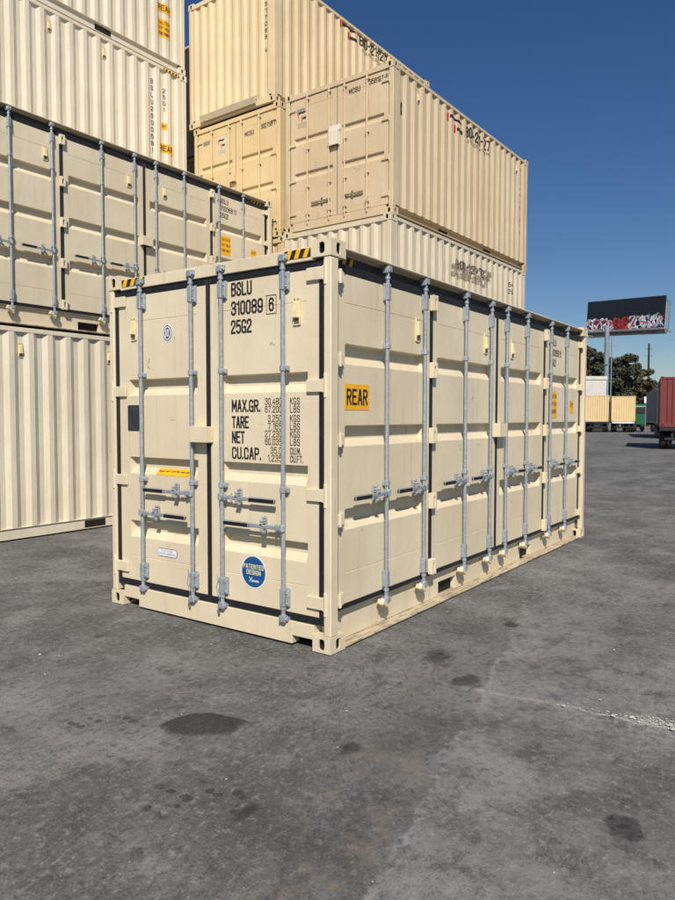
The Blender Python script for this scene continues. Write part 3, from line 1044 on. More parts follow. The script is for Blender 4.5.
# ------------------------------------------------------------------ standard corrugated container
def std_container(label, loc, rz, mat, H=2.591, L=6.058, W=2.438, end='bulkhead', rail='plate', serial=None, group='shipping containers in the yard', handles=True, vents=(), over=0.045):
    root = thing('shipping_container', label, 'container', loc, rz, group)
    FS, FE = frame('side', L, W), frame('end', L, W)
    FF, FB = frame('far_side', L, W), frame('far_end', L, W)
    castings(root, L, W, H, mat)
    posts(root, L, W, H, mat, 0.11, 0.095)
    zt = H - 0.030
    tp = [(0.008, zt), (0.008, zt - 0.062), (0.07, zt - 0.062), (0.07, zt)]
    zb = 0.165
    for far in (False, True):
        rail_along_x('top_rail', root, tp, 0.178, L - 0.178, W, mat, far)
        if rail == 'channel':
            bp = [(0.012, 0.012), (0.012, 0.026), (0.125, 0.032), (0.125, zb - 0.014), (0.020, zb - 0.010), (0.020, zb), (0.15, zb), (0.15, 0.012)]
            rail_along_x('bottom_rail', root, bp, 0.178, L - 0.178, W, mat, far, 0.0015)
        else:
            bp = [(0.012 + over, 0.014), (0.012 + over, zb - 0.008), (0.012, zb - 0.006), (0.012, zb), (0.16, zb), (0.16, 0.014)]
            rail_along_x('bottom_rail', root, bp, 0.178, L - 0.178, W, mat, far, 0.0015)
        rail_along_y('end_top_rail', root, [(0.010, zt), (0.010, zt - 0.09), (0.08, zt - 0.09), (0.08, zt)], 0.162, W - 0.162, L, mat, far)
        rail_along_y('end_bottom_rail', root, [(0.012, 0.012), (0.012, zb), (0.09, zb), (0.09, 0.012)], 0.162, W - 0.162, L, mat, far)
    dz = -0.1265 if rail == 'channel' else -0.0135 - over
    for u in (1.845, 3.865):
        if L < 7:
            sheet('fork_pocket', u, 0.03, 0.36, 0.105, dz + 0.003, M_HOLE, root, FS)
    link('roof', MB().box(0.06, L - 0.06, 0.06, W - 0.06, zt - 0.035, zt - 0.012).mesh('roof', mat), root)
    link('floor', MB().box(0.10, L - 0.10, 0.15, W - 0.15, 0.10, 0.16).mesh('floor', M_HOLE), root)
    ph = zt - 0.062 - zb + 0.004
    pf = corr_profile(L - 0.2)
    sp = link('side_panel', corr_mesh(('cs', L, H, mat.name), pf, ph, mat, -0.012), root, FS @ T(0.1, zb - 0.002, 0))
    link('side_panel', corr_mesh(('cs', L, H, mat.name), pf, ph, mat, -0.012), root, FF @ T(0.1, zb - 0.002, 0))
    pe = corr_profile(W - 0.18, 0.25, 0.032, 0.06, 0.06)
    eh = zt - 0.09 - zb + 0.004
    link('end_panel', corr_mesh(('ce', W, H, mat.name), pe, eh, mat, -0.02), root, FB @ T(0.09, zb - 0.002, 0))
    ep = None
    doors = []
    if end == 'bulkhead':
        ep = link('end_panel', corr_mesh(('ce', W, H, mat.name), pe, eh, mat, -0.02), root, FE @ T(0.09, zb - 0.002, 0))
    else:
        v0, v1 = zb + 0.012, zt - 0.10
        h = v1 - v0
        bb = [(0.97 - v0, 1.10 - v0), (1.62 - v0, 1.75 - v0)]
        for k, (a, b) in enumerate(((0.115, 1.210), (1.228, 2.323))):
            w = b - a
            me = cached(('stdoor', round(w, 3), H, mat.name), lambda: door_mesh(w, h, bb, 0.09, 0.09, mat, 0.034, welds=(h - 0.16,)))
            dr = link('door', me, root, FE @ T(a, v0, -0.03))
            doors.append((dr, a, v0))
            link('gasket', cached(('stgask', k, H), lambda: ring_mesh(w, h, 0.018 if k == 0 else 0.0085, 0.0085 if k == 0 else 0.018, 0.011, 0.009, -0.045, -0.012, M_GASK)), dr)
            for x in ((0.42, 0.93) if k == 0 else (0.17, 0.66)):
                link('lock_rod', rod_mesh(h + 0.10, 0.016, mat), dr, T(x, -0.07, 0.028))
                for z in (0.02, 0.62, 1.32, h - 0.05):
                    link('rod_guide', guide_mesh(mat), dr, T(x, z, 0.03))
                link('rod_bracket', bracket_mesh(mat), dr, T(x, 0.16, 0.03))
            if handles:
                hx, s = ((0.93, -1), (0.17, 1))[k]
                link('handle', handle_mesh(M_OLD, s, 0.40, M_OLD), dr, T(hx, 0.30, 0.020))
                link('handle_catch', catch_mesh(M_OLD), dr, T(hx + s * 0.17, 0.30, 0.016))
            for z in (0.16, 0.78, 1.45, h - 0.18):
                def mk():
                    m = MB()
                    sg = -1 if k == 0 else 1
                    p, q = sorted((-0.13 * sg, 0.035 * sg))
                    m.box(p, q, -0.024, 0.024, 0.0, 0.024)
                    m.cyl((0.028 * sg, -0.055, 0.018), (0.028 * sg, 0.055, 0.018), 0.016, 8)
                    return m.mesh('hinge', mat, 0.003)
                link('hinge', cached(('sth', k, mat.name), mk), dr, T(0 if k == 0 else w, z, 0))
    for u in vents:
        me = conform(vent_mesh(), [(0, 0), (L, 0)], 0, 0, 0.0, 0.0)
        i = min(range(len(pf)), key=lambda q: abs(pf[q][0] - u) if pf[q][1] < 0 else 99)
        uu = pf[i][0] if pf[i - 1][1] == 0 else pf[i - 1][0]
        link('ventilator', vent_mesh(), sp, T(uu, ph - 0.34, -0.046))
    return root, sp, pf, ep, pe, doors


def wrap_text(sp, pf, body, u, v, w, h, mat=None, bold=0.02, base=-0.012, off=0.004, name='lettering'):
    me = conform(text_mesh(body, w, h, mat or M_BLK, bold), pf, u, v, off, base)
    return link(name, me, sp)


def wrap_sheet(sp, pf, name, u, v, w, h, mat, base=-0.012, off=0.0025):
    src = MB().add([(0, 0, 0), (w, 0, 0), (w, h, 0), (0, h, 0)], [(0, 1, 2, 3)]).mesh(name, mat)
    return link(name, conform(src, pf, u, v, off, base), sp)


def vertical_text(sp, pf, body, u, vtop, w, h, gap, mat=None):
    for i, c in enumerate(body):
        if c != ' ':
            ww = w * (0.4 if c in '1-I' else 1)
            wrap_text(sp, pf, c, u + (w - ww) / 2, vtop - i * (h + gap) - h * (0.55 if c == '-' else 1), ww, h * (0.15 if c == '-' else 1), mat)


# ------------------------------------------------------------------ ground
def ground_material():
    t = NT('worn_yard_paving')
    g = t.n('ShaderNodeNewGeometry')
    sep = t.n('ShaderNodeSeparateXYZ')
    t.l(g.outputs['Position'], sep.inputs[0])
    wob = t.noise(t.pos(), 3.2, 5, 0.6)
    wob2 = t.noise(t.pos((1, 1, 1), (31, 17, 0)), 3.2, 5, 0.6)
    X = t.math('ADD', sep.outputs[0], t.math('MULTIPLY', t.math('SUBTRACT', wob, 0.5), 0.28))
    Y = t.math('ADD', sep.outputs[1], t.math('MULTIPLY', t.math('SUBTRACT', wob2, 0.5), 0.28))
    big = t.noise(t.pos(), 0.40, 6, 0.60)
    mid = t.noise(t.pos((1, 1, 1), (5, 3, 0)), 1.7, 8, 0.62)
    patch = t.noise(t.pos((1, 1, 1), (15, 23, 0)), 4.2, 8, 0.66)
    fine = t.noise(t.pos(), 24, 5, 0.70)
    grit = t.noise(t.pos(), 95, 4, 0.75)
    spk = t.noise(t.pos((1, 1, 1), (3, 7, 0)), 210, 2, 0.6)
    blot = t.noise(t.pos((1, 1, 1), (9, 4, 0)), 3.4, 7, 0.62)
    c = t.mix(t.ramp(big, 0.36, 0.64), (0.100, 0.099, 0.097), (0.172, 0.170, 0.166))
    c = t.mix(t.ramp(mid, 0.50, 0.66, 0, 0.72), c, (0.230, 0.226, 0.219))
    c = t.mix(t.ramp(mid, 0.50, 0.36, 0, 0.58), c, (0.070, 0.069, 0.068))
    c = t.mix(t.ramp(patch, 0.47, 0.36, 0, 0.58), c, (0.062, 0.061, 0.060))
    c = t.mix(t.ramp(patch, 0.55, 0.66, 0, 0.4), c, (0.215, 0.210, 0.202))
    c = t.mix(t.ramp(fine, 0.49, 0.35, 0, 0.58), c, (0.052, 0.051, 0.050))
    c = t.mix(t.ramp(fine, 0.53, 0.65, 0, 0.6), c, (0.245, 0.239, 0.229))
    c = t.mix(t.ramp(grit, 0.48, 0.34, 0, 0.65), c, (0.040, 0.039, 0.038))
    c = t.mix(t.ramp(grit, 0.55, 0.68, 0, 0.55), c, (0.27, 0.263, 0.25))
    c = t.mix(t.ramp(spk, 0.68, 0.76, 0, 0.6), c, (0.36, 0.35, 0.33))
    # brownish dust drifts
    br = t.noise(t.pos((1, 1, 1), (40, 12, 0)), 0.9, 5, 0.65)
    c = t.mix(t.ramp(br, 0.58, 0.76, 0, 0.35), c, (0.150, 0.125, 0.096))
    # random oil blots
    c = t.mix(t.ramp(blot, 0.635, 0.70, 0, 0.5), c, (0.040, 0.039, 0.039))

    def blob(cx, cy, rx, ry, soft=0.5, ang=0.0):
        dx = t.math('SUBTRACT', X, cx)
        dy = t.math('SUBTRACT', Y, cy)
        ca, sa = math.cos(ang), math.sin(ang)
        px = t.math('ADD', t.math('MULTIPLY', dx, ca / rx), t.math('MULTIPLY', dy, sa / rx))
        py = t.math('ADD', t.math('MULTIPLY', dx, -sa / ry), t.math('MULTIPLY', dy, ca / ry))
        d = t.math('SQRT', t.math('ADD', t.math('MULTIPLY', px, px), t.math('MULTIPLY', py, py)))
        return t.ramp(d, 1.0, 1.0 - soft)

    def seg(x0, y0, x1, y1, wd, XX=X, YY=Y, soft=1.0):
        ln = math.hypot(x1 - x0, y1 - y0)
        ux, uy = (x1 - x0) / ln, (y1 - y0) / ln
        dx = t.math('SUBTRACT', XX, x0)
        dy = t.math('SUBTRACT', YY, y0)
        s = t.math('ADD', t.math('MULTIPLY', dx, ux), t.math('MULTIPLY', dy, uy))
        n = t.math('ADD', t.math('MULTIPLY', dx, -uy), t.math('MULTIPLY', dy, ux))
        over = t.math('SUBTRACT', t.math('ABSOLUTE', t.math('SUBTRACT', s, ln / 2)), ln / 2)
        over = t.math('MAXIMUM', over, 0.0)
        d = t.math('MAXIMUM', t.math('ABSOLUTE', n), over)
        return t.ramp(d, wd, wd * (1 - soft)), n
    # darker slab on the left of the long joint, the joint itself, and a broken cross joint
    s1, n1 = seg(-2.6, -1.75, 4.0, -0.2, 0.028)
    near = t.ramp(X, 3.2, 0.8)
    slab = t.math('MULTIPLY', t.math('MULTIPLY', t.ramp(n1, -0.02, 0.05), t.ramp(n1, 0.75, 0.25)), near)
    c = t.mix(t.math('MULTIPLY', slab, 0.26), c, (0.060, 0.058, 0.056))
    pale = t.math('MULTIPLY', t.ramp(n1, 0.02, -0.06), t.math('MULTIPLY', near, t.ramp(n1, -1.6, -0.4)))
    c = t.mix(t.math('MULTIPLY', pale, t.ramp(patch, 0.40, 0.62, 0.02, 0.30)), c, (0.26, 0.256, 0.248))
    tan_ = t.math('MULTIPLY', t.math('MULTIPLY', t.ramp(n1, 0.03, 0.15), t.ramp(n1, 0.65, 0.30)), t.ramp(X, -0.4, -1.4))
    c = t.mix(t.math('MULTIPLY', tan_, t.ramp(patch, 0.48, 0.60, 0.0, 0.5)), c, (0.20, 0.165, 0.125))
    c = t.mix(t.math('MULTIPLY', s1, t.ramp(fine, 0.46, 0.56, 0.0, 0.38)), c, (0.30, 0.29, 0.27))
    s2, n2 = seg(0.04, -1.05, 0.24, -3.2, 0.035)
    east = t.ramp(Y, -1.35, -2.0)
    c = t.mix(t.math('MULTIPLY', t.math('MULTIPLY', s2, t.ramp(east, 0, 1, 0.35, 1.0)), t.ramp(fine, 0.38, 0.52, 0.25, 0.9)), c, (0.38, 0.365, 0.335))
    s3, n3 = seg(0.0, -1.3, 0.30, -3.2, 0.22)
    c = t.mix(t.math('MULTIPLY', t.math('MULTIPLY', s3, east), t.ramp(fine, 0.50, 0.60, 0.0, 0.5)), c, (0.30, 0.29, 0.27))
    s4, n4 = seg(-1.0, 3.6, 3.5, 1.9 + 3.4, 0.30)
    c = t.mix(t.math('MULTIPLY', s4, t.ramp(fine, 0.45, 0.65, 0.0, 0.45)), c, (0.30, 0.285, 0.26))
    oil = (0.028, 0.027, 0.027)
    for b in ((-0.976, -2.164, 0.135, 0.10, 0.35), (0.116, -0.953, 0.15, 0.08, 0.5), (1.477, -0.736, 0.14, 0.10, 0.6), (-1.069, -0.851, 0.11, 0.06, 0.8),
              (0.459, -0.592, 0.25, 0.13, 0.9), (-1.785, -0.855, 0.10, 0.06, 0.5)):
        c = t.mix(t.math('MULTIPLY', blob(*b), t.ramp(fine, 0.35, 0.55, 0.9, 0.7)), c, oil)
    # drip cluster
    vd = t.n('ShaderNodeTexVoronoi', feature='F1')
    g2 = t.n('ShaderNodeCombineXYZ')
    t.l(t.math('ADD', sep.outputs[0], t.math('MULTIPLY', fine, 0.02)), g2.inputs[0])
    t.l(t.math('ADD', sep.outputs[1], t.math('MULTIPLY', grit, 0.02)), g2.inputs[1])
    t.l(g2.outputs[0], vd.inputs['Vector'])
    vd.inputs['Scale'].default_value = 19.0
    sc_ = t.n('ShaderNodeSeparateColor')
    t.l(vd.outputs['Color'], sc_.inputs[0])
    rad = t.math('MULTIPLY', t.ramp(sc_.outputs[0], 0.15, 0.9), 0.52)
    dots = t.ramp(t.math('SUBTRACT', vd.outputs['Distance'], rad), 0.03, -0.05)
    zone = t.math('MAXIMUM', blob(-1.84, -0.60, 0.34, 0.20, 0.5, -0.95), blob(-1.60, 0.35, 0.30, 0.16, 0.5, -0.95))
    c = t.mix(t.math('MULTIPLY', t.math('MULTIPLY', dots, zone), 0.66), c, oil)
    # fine cracks
    vo = t.n('ShaderNodeTexVoronoi', feature='DISTANCE_TO_EDGE')
    cv = t.n('ShaderNodeCombineXYZ')
    t.l(X, cv.inputs[0])
    t.l(Y, cv.inputs[1])
    t.l(cv.outputs[0], vo.inputs['Vector'])
    vo.inputs['Scale'].default_value = 0.55
    cr = t.ramp(vo.outputs['Distance'], 0.005, 0.001)
    crm = t.math('MULTIPLY', cr, t.ramp(big, 0.55, 0.62))
    c = t.mix(t.math('MULTIPLY', crm, 0.35), c, (0.03, 0.03, 0.03))
    t.l(c, t.bs.inputs['Base Color'])
    t.l(t.ramp(fine, 0.3, 0.7, 0.72, 0.95), t.bs.inputs['Roughness'])
    t.bs.inputs['Specular IOR Level'].default_value = 0.25
    h = t.math('ADD', t.math('MULTIPLY', fine, 0.6), t.math('MULTIPLY', grit, 0.30))
    h = t.math('ADD', h, t.math('MULTIPLY', patch, 0.9))
    h = t.math('SUBTRACT', h, t.math('MULTIPLY', crm, 0.6))
    h = t.math('SUBTRACT', h, t.math('MULTIPLY', s2, t.math('MULTIPLY', fine, 0.6)))
    t.bump(h, 0.42, 0.02)
    return t.m


def build_ground():
    m = ground_material()
    # finer grid near the camera with gentle unevenness, large cells out to the horizon
    def axis(a, b, far):
        near = list(np.arange(a, b + 1e-6, 0.11))
        return [-far, -300, -80, -25, -12] + near + [25, 45, 90, 300, far]
    xs = axis(-6.0, 9.0, 1400)
    ys = axis(-6.0, 9.0, 1400)
    vs = []
    for y in ys:
        for x in xs:
            z = 0.0
            if -6 <= x <= 9 and -6 <= y <= 9:
                z = 0.011 * mnoise.noise(Vector((x * 0.8, y * 0.8, 0.3))) + 0.004 * mnoise.noise(Vector((x * 3.1, y * 3.1, 4.3)))
                edge = min(x + 6, 9 - x, y + 6, 9 - y)
                z *= min(1, edge)
                if -0.3 < x and -0.4 < y:
                    k = min(1, max(0, min(x + 0.3, y + 0.4) / 0.3))
                    z = z * (1 - k) - 0.004 * k
                z = min(z, 0.012)
            vs.append((x, y, z - 0.003))
    n = len(xs)
    fs = [(j * n + i, j * n + i + 1, (j + 1) * n + i + 1, (j + 1) * n + i) for j in range(len(ys) - 1) for i in range(n - 1)]
    g = link('ground', MB().add(vs, fs).mesh('ground', m, smooth=True, recalc=False))
    tag(g, 'worn dark grey yard paving with stains and dusty joints', 'ground', kind='structure')
    # low heap of dark grit
    t = NT('dark_grit')
    a = t.noise(t.pos(), 120, 4, 0.7)
    b = t.noise(t.pos(), 9, 4, 0.6)
    c = t.mix(t.ramp(a, 0.3, 0.7), (0.018, 0.017, 0.017), (0.062, 0.059, 0.056))
    c = t.mix(t.ramp(b, 0.5, 0.8, 0, 0.4), c, (0.08, 0.076, 0.07))
    tc = t.n('ShaderNodeTexCoord')
    sp_ = t.n('ShaderNodeSeparateXYZ')
    t.l(tc.outputs['Object'], sp_.inputs[0])
    hz_ = t.math('ADD', sp_.outputs[2], t.math('MULTIPLY', t.math('SUBTRACT', b, 0.5), 0.03))
    c = t.mix(t.ramp(hz_, 0.012, -0.006), c, t.mix(t.ramp(a, 0.35, 0.65), (0.07, 0.069, 0.067), (0.17, 0.166, 0.16)))
    t.l(c, t.bs.inputs['Base Color'])
    t.bs.inputs['Roughness'].default_value = 0.95
    t.bump(a, 0.8, 0.01)
    mb = MB()
    nr, na = 16, 56
    ca, sa = rt.x, rt.y
    vs = [(0, 0, 0.054)]
    for i in range(1, nr + 1):
        q = i / nr
        for j in range(na):
            an = 2 * math.pi * j / na
            wob = 1 + 0.16 * mnoise.noise(Vector((math.cos(an) * 1.6, math.sin(an) * 1.6, 2.2))) + 0.05 * mnoise.noise(Vector((math.cos(an) * 6, math.sin(an) * 6, 5)))
            px, py = 0.255 * q * wob * math.cos(an), 0.165 * q * wob * math.sin(an)
            z = 0.055 * (1 - q ** 1.5) ** 1.5 + 0.006 * mnoise.noise(Vector((px * 22, py * 22, 1))) * (1 - q) - 0.012 * q ** 6
            vs.append((px * ca - py * sa, px * sa + py * ca, z))
    fs = [(0, 1 + j, 1 + (j + 1) % na) for j in range(na)]
    for i in range(nr - 1):
        b0, b1 = 1 + i * na, 1 + (i + 1) * na
        fs += [(b0 + j, b1 + j, b1 + (j + 1) % na, b0 + (j + 1) % na) for j in range(na)]
    o = link('grit_mound', mb.add(vs, fs).mesh('grit_mound', t.m, smooth=True), None, T(-1.30, -0.09, 0.0))
    tag(o, 'low dark mound of grit on the paving before the container', 'mound')
    # pale crumbs along the broken joint and strewn about
    rnd = random.Random(3)
    mb = MB()
    def chip(x, y, s):
        k = [Vector((rnd.uniform(0.6, 1) * sx, rnd.uniform(0.6, 1) * sy, rnd.uniform(0.5, 1) * sz)) * s for sx, sy, sz in ((1, 0, 0), (-1, 0, 0), (0, 1, 0), (0, -1, 0), (0, 0, 0.6), (0, 0, -0.4))]
        an = rnd.uniform(0, 6.28)
        Rz = Matrix.Rotation(an, 3, 'Z')
        mb.add([Rz @ p + Vector((x, y, s * 0.15)) for p in k], [(0, 2, 4), (2, 1, 4), (1, 3, 4), (3, 0, 4), (2, 0, 5), (1, 2, 5), (3, 1, 5), (0, 3, 5)])
    for i in range(520):
        q = rnd.random() ** 0.22
        x, y = 0.03 + 0.17 * q, -1.06 - 1.25 * q
        k = abs(rnd.gauss(0.0, 0.0024)) + 0.0012
        if rnd.random() < 0.10:
            k *= rnd.uniform(2, 4)
        chip(x + rnd.gauss(0, 0.020) * (1.6 if q > 0.7 else 0.8), y + rnd.gauss(0, 0.03), k * (0.6 + 0.6 * q))
    for i in range(420):
        chip(rnd.uniform(-3, 5), rnd.uniform(-4, 5), abs(rnd.gauss(0, 0.0035)) + 0.0015)
    for x, y, s in ((-1.18, 1.664, 0.017), (-0.70, -0.62, 0.010), (-0.62, -0.70, 0.008), (0.1, -2.3, 0.02), (0.3, -1.75, 0.012)):
        chip(x, y, s)
    o = link('concrete_crumbs', mb.mesh('concrete_crumbs', plain('pale_concrete', (0.50, 0.48, 0.44), 0.9, 0, 0.3, 40)))
    tag(o, 'pale concrete crumbs scattered over the paving and along its broken joint', 'crumbs', kind='stuff')


build_ground()

# ------------------------------------------------------------------ containers
side_opener('cream side opening container with grey lock rods alone on the paving in front', (0, 0, 0), M_MAIN, ('310089', '6'))

Y1 = 6.12
c = std_container('ivory corrugated container on the ground at far left under the side opening one', (0.45, Y1, 0), 0, M_L1, 2.896, vents=(0.92, 2.1, 3.4), over=0.016)
side_opener('pale side opening container numbered 310088 stacked on the corrugated one at left', (0.452, Y1 - 0.01, 2.900), M_L2, ('310088', '0'), main=False)
# row behind
YB = 8.585
lx = 6.62 - 6.058
LZ = 5.955
s1, sp, pf, _, _, _ = std_container('off white corrugated container with stacked vertical lettering, lower of two at top left', (lx, YB, LZ), 0, M_L3, 2.896, vents=(2.76, 3.87))
zq = LZ + 0.163
vertical_text(sp, pf, 'BSLU2600581', 5.03, 8.49 - zq, 0.062, 0.092, 0.045)
vertical_text(sp, pf, '25G1', 5.34, 8.40 - zq, 0.062, 0.085, 0.040)
wrap_sheet(sp, pf, 'height_decal', 5.30, 7.575 - zq, 0.13, 0.135, M_YEL)
wrap_text(sp, pf, '9\'6"', 5.315, 7.61 - zq, 0.10, 0.06)
wrap_sheet(sp, pf, 'rear_decal', 5.23, 7.11 - zq, 0.37, 0.175, M_YEL)
wrap_text(sp, pf, 'REAR', 5.26, 7.14 - zq, 0.31, 0.115, None, 0.035)
s2, sp, pf, _, _, _ = std_container('off white corrugated container with orange caution sticker, topmost at the upper left corner', (lx - 0.02, YB + 0.01, LZ + 2.912), 0, M_L3, 2.896, rail='plate')
FSx = frame('side', 6.058, 2.438)
hazard(s1, 5.44, 2.80, 0.42, 0.050, -0.0065, FSx)
zq = LZ + 2.912 + 0.163
wrap_sheet(sp, pf, 'caution_decal', 5.25, 9.43 - zq, 0.33, 0.36, M_YEL)
for i, s in enumerate(('CAUTION', "9'6\" HIGH", 'CONTAINER')):
    wrap_text(sp, pf, s, 5.28, 9.68 - zq - i * 0.105, 0.27, 0.070)
wrap_sheet(sp, pf, 'rear_decal', 5.24, 9.93 - zq, 0.37, 0.175, M_YEL)
wrap_text(sp, pf, 'REAR', 5.27, 9.96 - zq, 0.31, 0.115, None, 0.035)
for i, z in enumerate((0.0, 2.93)):
    std_container('off white corrugated container %s in the row behind the left stack' % ('on the ground' if i == 0 else 'on the second level'), (lx, YB, z), 0, M_L3, 2.896)

# beige stack
YW = R(-1.26)
ex = Vector((math.cos(YW), math.sin(YW), 0))
ey = Vector((-math.sin(YW), math.cos(YW), 0))
B0 = Vector((6.626, 3.489, 0))
ZB = 5.190


def logo(par, u, v, s, d, F=None, wrap=None, sx=1.0):
    """small flag mark: red post, two black swooshes, red post"""
    q = [('logo_post', [(0, 0.45), (0.10, 0.47), (0.10, 1.0), (0, 0.98)], M_REDM), ('logo_post', [(0.46, 0.0), (0.56, 0.02), (0.56, 0.52), (0.46, 0.5)], M_REDM),
         ('logo_swoosh', [(0.14, 0.72), (0.40, 0.80), (0.66, 0.74), (1.0, 0.84), (0.9, 0.96), (0.62, 0.90), (0.38, 0.98), (0.14, 0.92)], M_BLK),
         ('logo_swoosh', [(0.60, 0.18), (0.78, 0.24), (1.02, 0.18), (1.02, 0.40), (0.80, 0.44), (0.60, 0.38)], M_BLK)]
    for n, poly, mt in q:
        src = MB().add([(x * s * sx, y * s, 0) for x, y in poly], [tuple(range(len(poly)))]).mesh(n, mt)
        if wrap:
            link(n, conform(src, wrap, u, v, 0.004, -0.012), par)
        else:
            link(n, src, par, T(u, v, d))


def loc_at(i, j, z):
    p = B0 + ex * i + ey * j
    return (p.x, p.y, z)


# B
b, sp, pf, _, _, drs = std_container('tan container with lock rods and phone number, middle of the beige stack', loc_at(0, 0, ZB), YW, M_B, end='door', rail='channel', vents=(0.75, 5.3))
def door_marks(drs, num, withlogo, v):
    (dl, al, v0), (dr, ar, _) = drs
    lettering('MCSU', 0.25, v - 0.03, 0.25, 0.095, 0.0016, dr, M_BLK, 0.03)
    lettering(num, 0.69, v + 0.02, 0.39, 0.095, 0.0016, dr, M_BLK, 0.03)
    sheet('shipping_mark', 0.15, 2.02, 0.20, 0.085, 0.0012, plain('faded_grey_print', (0.30, 0.27, 0.25), 0.7, 0, 0.5, 60), dl)
    if withlogo:
        sheet('owner_decal', 0.56, 1.72, 0.30, 0.36, 0.0012, plain('pale_owner_decal', (0.60, 0.52, 0.38), 0.6, 0, 0.1, 20), dl)
    logo(dl, 0.59 if withlogo else 0.17, 1.86, 0.20, 0.003)
    for i in range(3):
        lettering('CONTAINER' if i else 'STORAGE', 0.60 if withlogo else 0.17, 1.82 - i * 0.035, 0.21, 0.02, 0.003, dl, M_FADE, 0.01)
door_marks(drs, '358197-6', False, 2.10)
logo(sp, 1.92, 1.94, 0.30, 0, wrap=pf, sx=2.1)
wrap_text(sp, pf, '800-221-7277', 2.74, 2.02, 1.16, 0.22, None, 0.03)
wrap_text(sp, pf, 'STORAGE CONTAINERS', 2.80, 1.92, 1.0, 0.06, M_FADE, 0.005)
vertical_text(sp, pf, 'MCSU3581976', 5.55, 2.18, 0.06, 0.09, 0.055)
wrap_text(sp, pf, 'MC', 0.20, 1.60, 0.05, 0.22)
# paint touch-ups, scuffs and pry marks on the doors
dl, dr = drs[0][0], drs[1][0]
scratch(dl, 0.60, 0.95, 16, 0.10, M_FADE)
scratch(dr, 0.45, 0.80, 18, 0.10, M_FADE)
mb = MB()
mb.box(0, 0.20, 0, 0.26, 0.002, 0.075)
mb.box(-0.02, 0.22, 0.26, 0.36, 0.002, 0.03)
mb.box(0.015, 0.185, -0.004, 0, 0.012, 0.065, 1)
link('lock_box', mb.mesh('lock_box', [paint('bleached_paint', (0.74, 0.69, 0.60), 0.2, 0.2, 0.5, 14), M_HOLE], 0.005), dr, T(-0.15, 1.24, 0))

# C
c_, spc, pfc, _, _, drs = std_container('yellowish beige container with lock rods, left of the tan one under the topmost beige', loc_at(0.02, 2.600, ZB - 0.004), YW, M_C, end='door', rail='channel', handles=False)
door_marks(drs, '332758-7', True, 1.97)
mb = MB()
mb.box(0, 0.13, 0, 0.15, 0.002, 0.075)
mb.box(0.01, 0.12, -0.004, 0, 0.012, 0.065, 1)
link('lock_box', mb.mesh('lock_box', [M_C, M_HOLE], 0.005), drs[1][0], T(-0.12, 1.10, 0))

# A
a, sp, pf, ep, pe, _ = std_container('warm beige container with phone number, highest of the beige stack against the sky', loc_at(0.0, 2.715, ZB + 2.606), YW, M_A, rail='channel')
logo(sp, 2.04, 2.02, 0.30, 0, wrap=pf, sx=2.1)
wrap_text(sp, pf, '800-221-7277', 2.82, 2.09, 1.16, 0.22, None, 0.03)
wrap_text(sp, pf, 'STORAGE CONTAINERS', 2.90, 1.98, 1.0, 0.06, M_FADE, 0.005)
for i, ch in enumerate('MCSU317088-4'):
    k = 0.15 if ch == '-' else 1.0
    wrap_text(ep, pe, ch, 2.06, 2.30 - i * 0.125 - (0.05 if ch == '-' else 0.085), 0.055, 0.085 * k, None, 0.03, -0.02)
mb = MB()
MX = Matrix.Rotation(R(20), 4, 'X')
mb.box(0.40, 1.98, 0.0, 0.13, 0.0, 0.03, 0, MX)
mb.box(0.40, 1.98, 0.12, 0.135, -0.08, 0.026, 0, MX)
link('bent_sill_plate', mb.mesh('bent_sill_plate', paint('weathered_sill_paint', (0.55, 0.47, 0.34), 0.5, 0.3, 0.6, 15), 0.008), a, frame('end', 6.058, 2.438) @ T(0, 0.055, 0.02))

# D under B and supports
d, sp, pf, ep, pe, _ = std_container('greyish beige container with smeared black paint, just under the tan one with lock rods', loc_at(-0.06, 0.0, 2.595), YW, M_D)
rnd = random.Random(5)
mb = MB()
for i in range(170):
    u, v = rnd.uniform(2.20, 3.95), rnd.uniform(1.70, 2.02)
    w_, h_ = rnd.uniform(0.04, 0.12), rnd.uniform(0.04, 0.11)
    a0 = rnd.uniform(-0.01, 0.01)
    mb.add([(u, v, a0 * 0), (u + w_, v + a0, 0), (u + w_ * 0.9, v + h_, 0), (u + 0.01, v + h_ * 0.8, 0)], [(0, 1, 2, 3)])
src = mb.mesh('smeared_lettering', plain('brown_smear', (0.31, 0.25, 0.19), 0.8, 0, 0.6, 40), recalc=False)
for i, v in enumerate(src.vertices):
    v.co.z = (i // 4) * 0.00002
link('smeared_lettering', conform(src, pf, 0, 0, 0.003, -0.012), sp)
wrap_text(sp, pf, '800-221-72', 2.40, 1.90, 1.30, 0.17, M_FADE, 0.02, off=0.0085)
wrap_text(sp, pf, '354 2', 4.98, 1.92, 0.34, 0.11)
wrap_text(sp, pf, '22G1', 4.94, 1.76, 0.34, 0.11)
std_container('greyish beige container on the ground at the base of the beige stack', loc_at(-0.03, 0.01, 0.0), YW, M_D)
for i, z in enumerate((0.0, 2.593)):
    std_container('yellowish beige container %s under the left half of the beige stack' % ('on the ground' if i == 0 else 'on the second level'), loc_at(0.03, 2.50, z), YW, M_C)


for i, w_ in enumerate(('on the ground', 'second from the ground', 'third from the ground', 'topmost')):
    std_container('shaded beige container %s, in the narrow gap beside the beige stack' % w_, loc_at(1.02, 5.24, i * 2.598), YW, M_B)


# ------------------------------------------------------------------ background yard
RT = Vector((rt.x, rt.y, 0)).normalized()
FW = Vector((fw.x, fw.y, 0)).normalized()


def at(r, f, z=0.0):
    p = Vector((CAM.x, CAM.y, 0)) + RT * r + FW * f
    return Vector((p.x, p.y, z))


